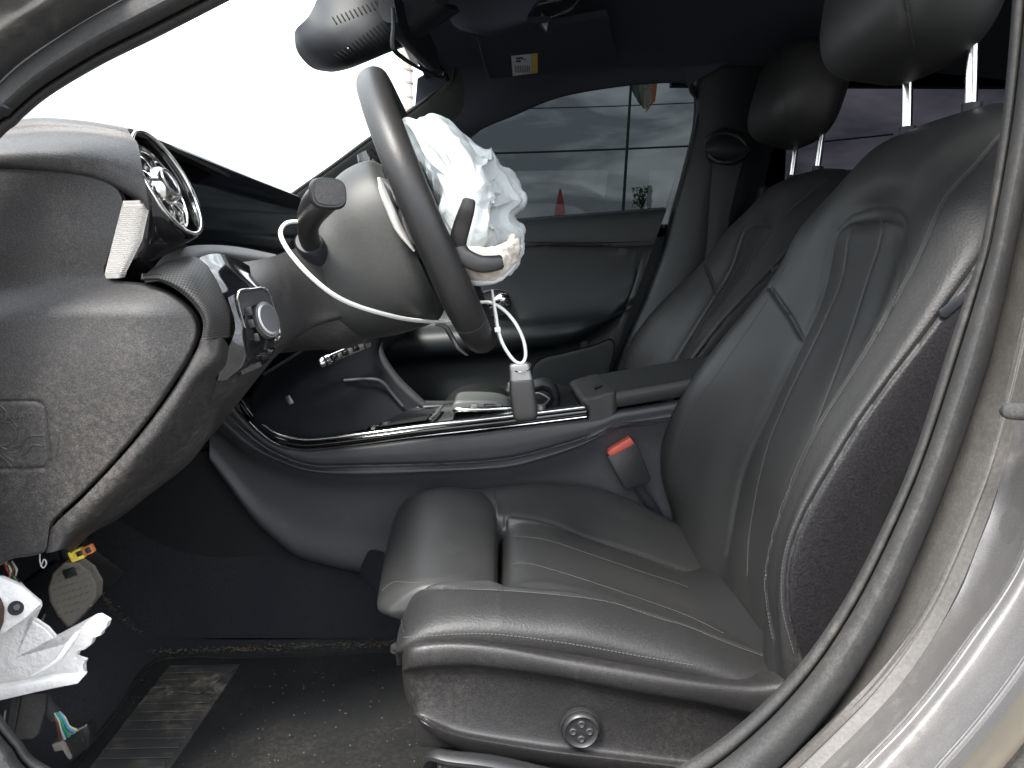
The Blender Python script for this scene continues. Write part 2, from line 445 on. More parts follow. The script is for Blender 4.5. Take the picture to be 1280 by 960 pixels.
# ------------------------------------------------------------------ car body
car = Thing('car', 'grey metallic car around the cabin, its front door open, with rubber door seal', 'car', (.2, 0, .2))
# windscreen opening: header, roof
def zroof(Y): return 1.435 - .16 * (abs(Y) / .66) ** 3 * .5
rows = []
for X, dz in ((-.17, -.035), (-.10, -.01), (.1, .005), (.5, .01), (1.0, 0), (1.5, -.05), (1.8, -.12)):
    r = []
    for Y in (-.69, -.66, -.55, -.3, 0, .3, .52, .62): r.append(A(X - (.06 * (1 - (Y / .66) ** 2) if X < -.05 else 0), Y, zroof(Y) + dz - (.03 if abs(Y) > .68 else 0)))
    rows.append(r)
hl = patch(rows, 4, 5, .02)
car.part('roof_lining', hl, M['liner'])
rows2 = [[A(q[0] - (.04 if i == 0 else 0), q[1] * (1.14 if i else 1.05), q[2] + .05) for q in r] for i, r in enumerate(rows)]
car.part('roof', patch(rows2, 4, 5, .012), M['paint'])
# rail above the far window, drawn down to the glass edge
wt = [(520, 215), (560, 188), (600, 163), (640, 146), (700, 122), (780, 108), (845, 104), (863, 110), (869, 128)]
up = [A(x, .60, z) for x, z in ((-.20, 1.34), (-.14, 1.372), (-.05, 1.385), (.05, 1.385), (.17, 1.388), (.33, 1.392), (.50, 1.39), (.54, 1.388), (.57, 1.385))]
mid = [P(x - 6, y - 22, .645) for x, y in wt]; low = [P(x, y - 3, .672) for x, y in wt]; edge = [P(x, y, .685) for x, y in wt]
car.part('window_rail', patch([up, mid, low, edge], 5, 5, .006), M['liner'])
# far windscreen pillar
pu = [(300, 296), (360, 249), (415, 210), (460, 177), (508, 144), (540, 120), (560, 101), (566, 84)]
pl = [(330, 350), (400, 300), (440, 268), (500, 232), (540, 205), (575, 182), (600, 163), (625, 130)]
ap = patch([[P(x, y, .60) for x, y in pu], [P(x + .5, y + 4, .60) for x, y in pu], [P((a[0] * .6 + b[0] * .4), (a[1] * .6 + b[1] * .4), .625) for a, b in zip(pu, pl)], [P(x, y, .68) for x, y in pl]], 5, 6, .01)
ap.groove([([(563, 104), (580, 124), (602, 148)], .003, .0016), ([(531, 147), (530, 140), (543, 132), (549, 134), (549, 142), (536, 151), (531, 147)], .0012, .0012)])
M['pillar'] = mat('pillar_trim', (.036, .041, .039), .6, bump=('noise', 900, .15, .0003))
car.part('far_windscreen_pillar', ap, M['pillar'])
car.part('windscreen_seal', tube([tuple((x, y - 2, .60)) for x, y in pu[:-1]] + [A(-.20, .45, 1.395), A(-.235, .2, 1.415), A(-.24, 0, 1.42), A(-.235, -.3, 1.41), A(-.2, -.55, 1.37)], .005, 8, 5), M['blackm'])
# windscreen pane (its own thickness)
wp = grid(np.array([[A(-1.05 - .08 * (1 - (y / .66) ** 2), y, 1.0) * (1 - t) + A(-.20 - .06 * (1 - (y / .66) ** 2), y * .93, 1.415 - .04 * (y / .66) ** 2) * t for y in np.linspace(-.70, .66, 12)] for t in np.linspace(0, 1, 6)]), .005)
car.part('windscreen', wp, M['wind'])
# far door pillar
bl = [(862, 66), (867, 116), (865, 160), (852, 215), (838, 268), (822, 330), (800, 385), (775, 440), (740, 520)]
br = [(985, 60), (978, 120), (968, 170), (958, 220), (945, 270), (925, 330), (900, 390), (880, 440), (850, 520)]
bp = patch([[P(x, y, .70) for x, y in bl], [P(x + 5, y, .668) for x, y in bl], [P(x * .65 + u_ * .35, y * .65 + v * .35, .645) for (x, y), (u_, v) in zip(bl, br)], [P(x * .2 + u_ * .8, y * .2 + v * .8, .65) for (x, y), (u_, v) in zip(bl, br)], [P(x, y, .70) for x, y in br]], 5, 5, .01)
car.part('far_door_pillar', bp, M['door'])
car.part('window_edge_trim', tube([(876, 128, .668), (868, 160, .665), (854, 215, .665), (840, 262, .665), (834, 285, .665)], [.001, .0026, .003, .0028, .001], 8, 5), M['pillar'])
# far rear side
rw = [(958, 232), (972, 178), (985, 110), (1000, 92), (1060, 84), (1130, 82), (1180, 84), (1230, 86), (1290, 90), (1400, 120), (1440, 250)]
car.part('far_rear_window', disc_panel(rw + [(1200, 262)], (1150, 180), lambda x, y: .70, .004, 0, 8, 12), M['tint2'])
rear = Msh()
rear.join(box((1.2, .735, 1.405), (1.5, .03, .10)))
rear.join(box((1.25, .735, .66), (1.5, .03, .86)))
rear.join(box((1.86, 0, .72), (.04, 1.5, 1.3)))
rear.join(box((.67, .735, 1.0), (.18, .02, .9)))
rear.join(box((1.75, .735, 1.25), (.4, .03, .4)))
car.part('rear_side_panel', rear, M['softdark'], smooth=0)
# far rear window divider bar
car.part('window_divider', tube([(1030, 177, .685), (1116, 168, .685)], .0022, 6, 1), M['softdark'])
# near rear side closing wall and near lower body
nr = Msh(); nr.join(box((1.42, -.76, .66), (.9, .04, .9))); nr.join(box((1.42, -.74, 1.395), (.9, .04, .10)))
car.part('near_rear_side', nr, M['paint'], smooth=0)
car.part('near_rear_window', box((1.42, -.745, 1.225), (.9, .004, .24)), M['tint2'], smooth=0)
kp = Msh(); kp.join(box((-.80, -.74, .58), (.40, .03, .80))); kp.join(box((-.92, 0, .55), (.03, 1.5, .9))); kp.join(box((-.70, .745, .60), (.5, .03, .84)))
car.part('kick_panel', kp, M['blackm'], smooth=0)
fl = Msh(); fl.join(box((.45, 0, .20), (2.8, 1.42, .03)))
fl.join(box((.5, -.79, .20), (2.9, .05, .10), bev=.015)); fl.join(box((.5, .76, .25), (2.9, .05, .16), bev=.015))
car.part('underbody', fl, M['paint'], smooth=30)

# near door frame: one closed ring of seal following the opening
ring_in = [(1268, -60), (1256, 125), (1232, 282), (1216, 345), (1187, 433), (1146, 560), (1108, 650), (1058, 747), (1000, 831), (930, 902), (854, 956), (740, 1010), (500, 1050), (250, 1040), (66, 962), (25, 926), (0, 894), (-50, 820), (-95, 640), (-100, 400), (-70, 250), (0, 172), (19, 156), (31, 144), (62, 119), (125, 81), (194, 47), (286, 0), (420, -70), (640, -150), (900, -190), (1150, -170), (1250, -120)]
ring_w = [62, 50, 42, 44, 52, 50, 52, 58, 66, 76, 86, 80, 80, 70, 62, 52, 52, 55, 60, 60, 55, 62, 52, 50, 52, 56, 60, 60, 60, 60, 60, 60, 60]
rc = cr(np.c_[np.array(ring_in, float), np.array(ring_w, float)], 7, True)
c2, w2 = rc[:, :2], rc[:, 2]
tg = np.roll(c2, -1, 0) - np.roll(c2, 1, 0); tg /= np.linalg.norm(tg, axis=1)[:, None]
nrm = np.stack([-tg[:, 1], tg[:, 0]], 1)
cen = np.array([600, 430.])
nrm *= np.sign((nrm * (c2 - cen)).sum(1).mean())
def ringpt(i, fr, Y): q = c2[i] + nrm[i] * w2[i] * fr; return P(q[0], q[1], Y)
NR = len(c2)
def ring(prof, thick, cut=None):
    G = np.array([[ringpt(i, fr, Y) for fr, Y in prof] for i in range(NR)])
    G = np.swapaxes(cr(np.swapaxes(G, 0, 1), 3), 0, 1)
    return grid(G, thick, True, False)
lip = ring([(-.02, -.690), (.0, -.715), (.06, -.728), (.18, -.732), (.24, -.728), (.27, -.715)], .004)
car.part('inner_trim_lip', lip, M['rubber'], label='thin grey trim lip along the inside of the door seal')
bulb = ring([(.24, -.715), (.29, -.737), (.40, -.752), (.60, -.760), (.80, -.755), (.93, -.742), (1.0, -.722), (1.02, -.705)], .006)
car.part('door_seal', bulb, M['rubber'], label='thick dusty black rubber seal round the door opening')
# painted centre pillar behind the seal: columns of drawn ridges
def col(pts, n=26):
    return resample(cr(np.array(pts, float), 6), n)
o_ = [(1330, -60), (1304, 60), (1284, 200), (1262, 330), (1236, 440), (1196, 562), (1156, 664), (1115, 762), (1060, 858), (1000, 935), (930, 992), (820, 1060)]
f_ = [(1360, -60), (1338, 60), (1318, 200), (1300, 330), (1279, 430), (1248, 560), (1212, 660), (1165, 762), (1100, 850), (1030, 920), (960, 985), (850, 1060)]
r0 = [(1375, -60), (1352, 60), (1330, 200), (1312, 330), (1290, 430), (1262, 560), (1228, 665), (1182, 770), (1120, 862), (1050, 935), (985, 995), (880, 1065)]
r1 = [(1395, -60), (1378, 60), (1362, 200), (1346, 330), (1328, 440), (1305, 565), (1279, 690), (1228, 775), (1152, 879), (1078, 957), (1020, 1010), (930, 1070)]
r2 = [(1410, -60), (1395, 60), (1380, 200), (1364, 330), (1348, 440), (1326, 575), (1300, 705), (1243, 802), (1180, 885), (1110, 965), (1050, 1020), (960, 1080)]
r3 = [(1450, -60), (1436, 60), (1420, 200), (1405, 330), (1388, 450), (1366, 590), (1335, 730), (1280, 830), (1225, 903), (1178, 957), (1120, 1020), (1020, 1090)]
cc = [col(x) for x in (o_, f_, r0, r1, r2, r3)]
def mixc_(a, b, t): return a * (1 - t) + b * t
prof = [(cc[0], -.700), (mixc_(cc[0], cc[1], .5), -.727), (mixc_(cc[0], cc[1], .93), -.745), (cc[1], -.742), (cc[2], -.752), (mixc_(cc[2], cc[3], .4), -.768), (mixc_(cc[2], cc[3], .85), -.800), (cc[3], -.812), (mixc_(cc[3], cc[4], .5), -.806), (cc[4], -.812), (mixc_(cc[4], cc[5], .35), -.826), (mixc_(cc[4], cc[5], .8), -.842), (cc[5], -.850), (mixc_(cc[5], cc[5] + 12, 1), -.842)]
G = np.array([[P(q[0], q[1], Y) for q in c] for c, Y in prof])
G = np.swapaxes(G, 0, 1)
fl_ = grid(refine(G[:, :5], 4, 5), .004); car.part('pillar_flange', fl_, M['flange'], label='dusty beige painted flange next to the door seal')
pt = grid(refine(G[:, 4:], 4, 5), .004)
for k, (cx, cy, rad, dep) in enumerate([(1243, 590, 26, -.004), (1262, 655, 40, .003), (1205, 740, 50, .003)]):
    pc = P(cx, cy, -.775); d = np.linalg.norm(pt.V - pc, axis=1); N = pt.normals()
    pt.V = pt.V - N * (dep * np.exp(-(d / (rad * .58 / FOC)) ** 2))[:, None]
car.part('centre_pillar', pt, M['paint'])
# outer rear bodywork behind the pillar
ob = [[P(q[0] + dx, q[1] + dy, Y) for q in cc[5][::2]] for dx, dy, Y in ((8, 6, -.835), (30, 22, -.81), (46, 36, -.80), (60, 50, -.815), (120, 90, -.83), (400, 250, -.84))]
M['tan'] = mat('tan_primer', (.19, .165, .13), .55, dust=(.6, (.25, .22, .18), 9, 50))
car.part('rear_door_edge', patch(ob[:3], 5, 3, .004), M['tan'], label='tan coloured strip at the edge of the rear door')
car.part('rear_door_gap', patch(ob[2:], 5, 3, .004), M['rubber'])
# little rubber stop on the pillar
st_ = tube([(1252, 514, -.80), (1262, 514, -.808), (1300, 516, -.81)], [.003, .0062, .0062], 12, 4, .6)
car.part('rubber_stop', st_, M['rubber'])
# windscreen pillar paint outside the seal, upper left
ai = [(-60, 130), (0, 62), (94, 0), (200, -60)]
aj = [(-70, 60), (0, 16), (30, 0), (120, -70)]
ak = [(-140, 40), (-60, -20), (0, -50), (80, -110)]
car.part('near_windscreen_pillar', patch([[(x + 18, y + 22, -.715) for x, y in ai], [(x, y, -.74) for x, y in ai], [(x * .5 + u_ * .5, y * .5 + v * .5, -.757) for (x, y), (u_, v) in zip(ai, aj)], [(x, y, -.765) for x, y in aj], [(x, y, -.81) for x, y in ak]], 5, 6, .004), M['paint'])
# wall behind the near pillar ring: dark backing so that no daylight passes the seal
bk = ring([(-.0, -.688), (.5, -.700), (1.3, -.705), (2.4, -.72)], .004)
car.part('door_frame', bk, M['softdark'])

# ------------------------------------------------------------------ floor, firewall
def zf(X): return .262
rows = []
for Y in (-.72, -.5, -.3, -.2, -.165, -.148):
    r = []
    for X, z in ((-.90, .78), (-.78, .52), (-.68, .37), (-.60, .285), (-.54, .262), (-.4, .26), (-.1, .26), (.3, .26), (.7, .27), (1.8, .30)):
        zz = z if Y < -.2 else max(z, .262)
        r.append(A(X, Y, zz + .003 * math.sin(X * 17 + Y * 9)))
    rows.append(r)
fm = patch(rows, 6, 8, .01)
single('floor', fm, M['carpet'], kind='structure', loc=(0, -.4, .26))
rows = [[A(X, Y, z) for X, z in ((-.90, .78), (-.68, .37), (-.54, .262), (-.1, .26), (.7, .27), (1.8, .30))] for Y in (.12, .14, .4, .72)]
single('floor', patch(rows, 4, 4, .01), M['carpet'], kind='structure', loc=(0, .4, .26))
tw = [[A(X, Y + .006 * math.sin(X * 11), z) for X in (-.92, -.7, -.5, -.3, -.1, .2, .6)] for z, Y in ((.60, -.09), (.46, -.095), (.37, -.108), (.30, -.135), (.262, -.152))]
twm = patch(tw, 6, 6, .01)
single('tunnel_carpet', twm, M['carpet'], kind='structure', loc=(0, -.13, .26))

# floor mat
mt = Thing('floor_mat', 'worn black carpet floor mat with dusty ribbed rubber heel pad', 'floor mat', (-.3, -.4, .268))
mg = [[PZ(x, y, .2705) for x, y in r] for r in ([(196, 826), (300, 822), (420, 818), (560, 812)], [(150, 885), (270, 875), (420, 870), (600, 860)], [(92, 960), (235, 960), (430, 960), (640, 955)], [(-10, 1090), (200, 1100), (440, 1100), (760, 1080)])]
mt.part('mat_carpet', patch([[A(q[0], q[1], q[2]) for q in r] for r in mg], 12, 12, .008), M['matcarpet'])
edge_ = [PZ(x, y, .272) for x, y in ((700, 808), (560, 812), (420, 818), (300, 822), (196, 826), (150, 885), (92, 960), (-10, 1090))]
mt.part('mat_edge', tube(edge_, .0028, 8, 5), M['matcarpet'])
pad = [[PZ(x, y, .2725) for x, y in r] for r in ([(212, 832), (300, 830)], [(158, 900), (256, 896)], [(112, 960), (214, 958)], [(60, 1030), (160, 1030)])]
padm = patch(pad, 8, 10, .003)
pado = mt.part('heel_pad', padm, M['pad'])
L0, L1 = (212, 834), (60, 1030); R0, R1 = (298, 832), (160, 1030)
yy = 838.0
rb = None
k = 0
while yy < 1010:
    t0 = (yy - L0[1]) / (L1[1] - L0[1]); 
    xl = L0[0] + (L1[0] - L0[0]) * t0 + 3; xr = R0[0] + (R1[0] - R0[0]) * t0 - 3
    h = 6.5 + (yy - 830) * .035
    if 846 < yy < 872: xr2 = xl + (xr - xl) * .40
    else: xr2 = xr
    random.seed(k)
    dz = random.uniform(-.0004, .0006)
    c = [PZ(xl, yy, .2735 + dz), PZ(xr2, yy - 2, .2735 + dz), PZ(xr2 - .3 * h, yy + h * .62 - 2, .2735 + dz), PZ(xl - .8 * h, yy + h * .62, .2735 + dz)]
    mt.part('rib', prism(c, (0, 0, .0016), .0006), M['pad'], pado, smooth=0)
    yy += h + 2.2; k += 1
c = [PZ(x, y, .274) for x, y in ((222, 866), (276, 836), (296, 834), (250, 868))]
mt.part('rib', prism(c, (0, 0, .0025), .001), M['pad'], pado, smooth=0)
c = [PZ(x, y, .274) for x, y in ((205, 864), (212, 860), (217, 866), (208, 870))]
mt.part('rib', prism(c, (0, 0, .003), .001), M['pad'], pado, smooth=0)
# dust and crumbs along the joint
random.seed(4); cm = Msh()
for i in range(620):
    u_ = random.random(); X = random.gauss(0, 3.2)
    x = 192 + u_ * 310; y = 815 - u_ * 12 + X * .8
    if i % 4 == 0: x = 128 + random.random() * 66; y = 745 + (x - 128) * 1.08 + random.gauss(0, 4); z = .27 + (815 - y) * .0012
    else: z = .272
    q = PZ(x, y, z) if z < .275 else P(x, y, -.17)
    s_ = random.uniform(.0003, .0009)
    if random.random() < .5 * abs(math.sin(u_ * 23) * math.sin(u_ * 9 + 1)): s_ *= 1.5
    cm.join(box(q, (s_ * 4.0, s_, s_), axes((random.gauss(0, 1), random.gauss(0, 1), .1)), 0))
M['crumb'] = mat('straw_crumbs', (.11, .085, .05), .8)
single('crumbs', cm, M['crumb'], kind='stuff', smooth=0)
random.seed(9); cm = Msh()
for i in range(150):
    q = PZ(random.uniform(130, 560), random.uniform(835, 960), .277); s_ = random.uniform(.0004, .0011)
    cm.join(box(q, (s_ * 1.6, s_, s_), None, 0))
single('crumbs', cm, M['crumb'], kind='stuff', smooth=0)

# ------------------------------------------------------------------ front seats
YC = -.365
def seatrow(ctr, ins, a, b, hi=.10, ha=.195, hb=.245, back=.13, ya=0, far=0.0):
    """half profile from centre to side; mirrored with the inboard bolster a little fuller"""
    def q(y, xz, dx=0): return A(xz[0] + dx, YC + y, xz[1])
    m1 = ((ctr[0] + ins[0]) / 2, (ctr[1] + ins[1]) / 2)
    near = [q(0, ctr), q(-.05, m1), q(-hi, ins), q(-(hi + ha) / 2, ((ins[0] + a[0]) / 2 - .004, (ins[1] + a[1]) / 2)), q(-ha, a), q(-(ha * .35 + hb * .65), ((a[0] + b[0]) / 2 - .004, (a[1] + b[1]) / 2)), q(-hb, b), q(-hb - .003, (b[0] + .05, b[1])), q(-hb + .012, (b[0] + back * .8, b[1])), q(-hb * .6, (ctr[0] + back, ctr[1]))]
    farr = [q(-(p[1] - YC), (p[0], p[2]), 0) for p in near[1:]]
    for i_ in (2, 3, 4, 5): farr[i_][0] -= far * (.3, .8, 1.2, 1.0)[i_ - 2]
    bc = q(0, (ctr[0] + back, ctr[1]))
    return farr[::-1] + near + [bc]
SR = [seatrow((.335, .34), (.333, .345), (.302, .37), (.33, .37)),
      seatrow((.342, .45), (.335, .455), (.297, .475), (.306, .465), far=.010),
      seatrow((.352, .52), (.345, .52), (.294, .535), (.299, .55), far=.022),
      seatrow((.366, .60), (.362, .60), (.305, .60), (.312, .62), far=.026),
      seatrow((.395, .68), (.392, .68), (.334, .685), (.345, .685), far=.024),
      seatrow((.425, .75), (.42, .75), (.370, .75), (.385, .75), far=.020),
      seatrow((.448, .81), (.448, .81), (.402, .81), (.425, .81), far=.010),
      seatrow((.463, .87), (.462, .87), (.432, .87), (.464, .868), hb=.243),
      seatrow((.471, .925), (.469, .925), (.457, .925), (.500, .91), hb=.24),
      seatrow((.478, .965), (.477, .965), (.484, .960), (.535, .95), hb=.235, back=.125),
      seatrow((.498, 1.010), (.500, 1.010), (.520, 1.0), (.560, .985), ha=.185, hb=.225, back=.11),
      seatrow((.525, 1.043), (.527, 1.040), (.548, 1.03), (.585, 1.012), ha=.165, hb=.20, back=.085),
      seatrow((.558, 1.058), (.560, 1.056), (.575, 1.048), (.600, 1.034), ha=.15, hb=.18, hi=.09, back=.055),
      seatrow((.590, 1.060), (.590, 1.058), (.595, 1.052), (.608, 1.04), ha=.13, hb=.16, hi=.08, back=.022)]
def ringgrid(R, ku, kv):
    return refine(np.array(R), ku, kv, False, True)
def cap_close(m, n):   # close both ends of a tube grid with n points round
    nv = n; nu = len(m.V) // nv
    m.F.append(tuple(range(nv)) if False else tuple(range(nv))[::-1]); m.F.append(tuple((nu - 1) * nv + j for j in range(nv))); return m
def build_seat():
    T = Thing('front_seat', 'black leather driver seat with grey stitching, nearest to the open door', 'car seat', (.1, YC, .27), 'front seats')
    G = ringgrid(SR, 24, 19)
    bk = grid(G, 0, False, True, outward=True); cap_close(bk, G.shape[1])
    # make sure normals face outward
    b0 = bk.bvh()
    U_ = [(908, 690), (930, 587), (966, 504), (1003, 425), (1028, 367), (1042, 300), (1047, 287), (1060, 273), (1085, 267), (1112, 269), (1126, 277), (1130, 292), (1128, 325), (1114, 375), (1098, 410)]
    l1 = [(1062, 274), (1060, 300), (1051, 354), (1016, 433), (987, 492), (957, 567), (938, 660), (934, 720)]
    l2 = [(1103, 270), (1098, 310), (1087, 342), (1066, 408), (1037, 487), (1018, 535)]
    sA = [(1262, 158), (1245, 176), (1220, 206), (1182, 248), (1153, 312), (1120, 375), (1078, 446), (1028, 525), (999, 583), (971, 656), (958, 714), (960, 756), (968, 800)]
    sB = [(1245, 295), (1216, 336), (1166, 406), (1087, 510), (1054, 562), (1008, 641), (987, 699), (985, 760), (1000, 822)]
    sD = [(962, 359), (975, 378), (990, 400), (1003, 425)]
    bk.groove([(U_, .0042, .0050), (l1, .0016, .0024), (l2, .0016, .0024), (sA, .0020, .0022), (sB, .0034, .0024), (sD, .0050, .0030)], b0)
    # padded insert and hollow above it
    N = bk.normals(); Cn = P(1088, 258, -.37); d = (bk.V - Cn); dd = np.sqrt((d[:, 1] / .085) ** 2 + (d[:, 2] / .024) ** 2)
    bk.V = bk.V - N * ((bk.V[:, 0] < .56) * (.015 * np.exp(-dd ** 2)))[:, None]
    bko = T.part('backrest', bk, M['leather'], smooth=60)
    b1 = bk.bvh()
    # grained outer bolster leather: a skin lying on the near side of the backrest
    st = Msh()
    for ln, sd in ((sA, .0022), (sA, -.0022)): st.join(stitches(bk, ln, bvh=b1, side=sd, r=.0003))
    st.join(stitches(bk, [(x - 7, y - 2) for x, y in sB], bvh=b1, r=.00035))
    st.join(stitches(bk, l1, bvh=b1, r=.00032)); st.join(stitches(bk, l2, bvh=b1, r=.00032))
    fs = [(835, 567), (857, 514), (903, 448), (966, 352), (999, 273)]
    st.join(stitches(bk, [(x + 5, y + 3) for x, y in fs], bvh=b1, r=.0003))
    T.part('stitching', st, M['thread'], bko, smooth=0, kind='stuff')
    nb = len(bk.F)
    # assign grained leather to faces on the near outer bolster and side (beyond seam A)
    hA = np.array([a for a, b in bk.trace(sA, 2, b1)]); me = bko.data; me.materials.append(M['grain']); me.materials.append(M['shadedvinyl'])
    hB = np.array([a for a, b in bk.trace(sB, 2, b1)]); oB = np.argsort(hB[:, 2]); hB = hB[oB]
    idx = []
    for p_ in me.polygons:
        c = np.array(p_.center) + T.loc
        yA = np.interp(c[2], hA[::-1, 2], hA[::-1, 1]) if hA[0, 2] > hA[-1, 2] else np.interp(c[2], hA[:, 2], hA[:, 1])
        xB = np.interp(c[2], hB[:, 2], hB[:, 0])
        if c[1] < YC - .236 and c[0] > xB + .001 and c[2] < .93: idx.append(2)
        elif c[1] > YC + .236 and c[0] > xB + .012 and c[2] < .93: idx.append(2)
        elif c[1] < yA - .001 and c[2] < 1.0: idx.append(1)
        elif c[1] > YC + .205: idx.append(1)
        else: idx.append(0)
    me.polygons.foreach_set('material_index', idx)
    # side airbag tag
    tagm = prism([P(x, y, -.612) for x, y in ((1194, 372), (1204, 364), (1210, 372), (1180, 398), (1174, 396), (1172, 388))], (0, -.003, 0), .001)
    T.part('fabric_tag', tagm, M['softdark'], bko)

    # ---- headrest
    hc = A(.512, YC + .002, 1.215); ax = axes((math.cos(.12), 0, -math.sin(.12)))
    rings = []
    for q_ in np.linspace(-1, 1, 61) * math.pi / 2:
        t = math.copysign(abs(math.sin(q_)) ** .62, q_); s_ = max(.003, abs(math.cos(q_)) ** .62)
        ring = []
        for w in np.linspace(0, 2 * math.pi, 40, endpoint=False):
            cx, sx = math.cos(w), math.sin(w); e = 2 / 3.4
            lx = math.copysign(abs(cx) ** e, cx) * .072; lz = math.copysign(abs(sx) ** e, sx) * .103
            taper = 1 - .10 * max(0, -sx) * s_
            p_ = A(lx * s_, t * .138 * taper, lz * s_)
            # front bulges, back flatter
            if lx < 0: p_[0] -= .012 * (1 - t * t)
            ring.append(hc + p_[0] * ax[0] + p_[1] * A(0, 1, 0) + p_[2] * ax[2])
        rings.append(ring)
    hr = loft(rings, 1, 2)
    hr.groove([([(1085, -190), (1100, -120), (1112, -70), (1120, -30), (1128, 0), (1134, 35), (1139, 66), (1120, 82), (1085, 100), (1058, 114)], .0035, .0030)])
    ho = T.part('headrest', hr, M['leather'], smooth=60)
    hb_ = hr.bvh(); s2 = Msh()
    s2.join(stitches(hr, [(1124, -30), (1132, 0), (1138, 35), (1143, 64)], bvh=hb_, side=.0008)); 
    T.part('stitching', s2, M['thread'], ho, smooth=0, kind='stuff')
    for Y in (-.437, -.293):
        T.part('headrest_post', tube([A(.556, Y, 1.03), A(.553, Y, 1.09), A(.549, Y, 1.16)], .0068, 18, 2), M['chrome'])
        T.part('post_collar', tube([A(.556, Y, 1.048), A(.5555, Y, 1.062)], .011, 18, 1), M['softdark'])

    # ---- cushion
    Xs = [-.118, -.112, -.10, -.075, -.04, -.014, -.006, .000, .006, .018, .045, .09, .14, .20, .26, .32, .38, .46]
    far = dict(x=[-.118, -.112, -.10, -.09, -.03, .058, .13, .187, .25, .31, .376, .46], z=[.42, .465, .49, .508, .519, .527, .524, .51, .478, .451, .415, .40])
    insf = dict(x=[-.12, -.03, .014, .069, .133, .214, .30, .34, .40, .46], z=[.49, .500, .502, .494, .469, .439, .407, .382, .35, .34])
    cen_ = dict(x=[-.014, -.006, .0, .006, .018, .04, .065, .10, .125, .26, .32, .38, .46], z=[.40, .425, .455, .475, .487, .490, .490, .479, .471, .417, .392, .36, .34])
    nin = dict(x=[-.014, -.006, .0, .006, .018, .04, .065, .10, .125, .26, .32, .38, .46], z=[.405, .43, .462, .480, .490, .494, .493, .485, .478, .428, .402, .375, .36])
    nse = dict(x=[-.118, -.112, -.10, -.083, -.04, 0, .086, .177, .258, .33, .40, .46], z=[.455, .472, .492, .503, .507, .506, .498, .473, .442, .415, .39, .37])
    ncr = dict(x=[-.118, -.112, -.10, -.083, -.04, 0, .086, .177, .258, .33, .40, .46], z=[.45, .466, .485, .497, .503, .503, .494, .469, .439, .413, .39, .37])
    nbo = dict(x=[-.12, -.07, 0, .086, .177, .258, .33, .40, .46], z=[.452, .452, .452, .444, .424, .404, .386, .37, .36])
    f = lambda d, X: float(np.interp(X, d['x'], d['z']))
    rows = []
    for X in Xs:
        a = X < -.002
        dip = .40 if X < -.01 else f(cen_, X)
        fr = min(1, max(0, (X + .118) / .03)); fr = math.sqrt(1 - (1 - fr) ** 2)        # front rounding of the bolster in plan
        r = [A(X, YC + .235, .36), A(X, YC + .24, f(far, X) - .05), A(X, YC + .222, f(far, X) - .006), A(X, YC + .20, f(far, X)),
             A(X, YC + .165, (f(far, X) * .5 + f(insf, X) * .5) + .002), A(X, YC + .122, f(insf, X) if X > -.01 else f(insf, X) - .01), A(X, YC + .105, (f(cen_, X) + .0) if X > -.02 else .42),
             A(X, YC + .04, f(cen_, X) if X > -.02 else .40), A(X, YC - .04, f(cen_, X) if X > -.02 else .40), A(X, YC - .10, f(nin, X) if X > -.02 else .40),
             A(X, YC - .125, f(nin, X) + .004 if X > -.02 else .42), A(X, YC - .142, f(nse, X) - .006), A(X, YC - .160, f(nse, X)),
             A(X, YC - .185 - .02 * fr, f(ncr, X)), A(X, YC - .20 - .028 * fr, f(ncr, X) * .7 + f(nbo, X) * .3), A(X, YC - .20 - .026 * fr, f(nbo, X) * .75 + f(ncr, X) * .25), A(X, YC - .195 - .018 * fr, f(nbo, X)), A(X, YC - .18, f(nbo, X) - .03)]
        rows.append(r)
    G = refine(np.array(rows), 12, 10)
    cu = grid(G, .004)
    s1 = [(503, 792), (500, 764), (511, 745), (535, 735), (624, 736), (719, 744), (768, 753), (817, 769), (860, 782), (904, 800), (979, 827)]
    gi = [(631, 660), (637, 645), (683, 652), (735, 672), (801, 694), (871, 720), (896, 739), (937, 800)]
    m1 = [(640, 670), (683, 675), (735, 692), (800, 714), (860, 734), (905, 755)]
    m2 = [(640, 705), (663, 705), (719, 721), (800, 748), (860, 770), (905, 792)]
    gs = [(871, 720), (882, 712), (900, 705)]
    cb = cu.bvh()
    cu.groove([(s1, .0030, .0028), (gi, .0030, .0032), (m1, .0016, .0022), (m2, .0016, .0022), (gs, .0035, .0025)], cb)
    cuo = T.part('seat_cushion', cu, M['leather'], smooth=60)
    cuo.data.materials.append(M['grain'])
    cuo.data.polygons.foreach_set('material_index', [1 if (p_.center[1] + T.loc[1]) < YC - .162 else 0 for p_ in cuo.data.polygons])
    cb = cu.bvh(); st = Msh()
    st.join(stitches(cu, s1, bvh=cb, side=-.0025)); st.join(stitches(cu, m1, bvh=cb, r=.00032)); st.join(stitches(cu, m2, bvh=cb, r=.00032))
    st.join(stitches(cu, [(505, 797), (604, 792), (702, 803), (800, 820), (870, 832)], bvh=cb))
    T.part('stitching', st, M['thread'], cuo, smooth=0, kind='stuff')
    # thigh extension: rounded roll in front of the cushion
    pr = [(-.006, .455), (-.006, .492), (-.012, .508), (-.035, .520), (-.075, .526), (-.112, .524), (-.142, .513), (-.162, .494), (-.170, .472), (-.164, .454), (-.145, .446), (-.10, .444), (-.04, .444)]
    rings = []
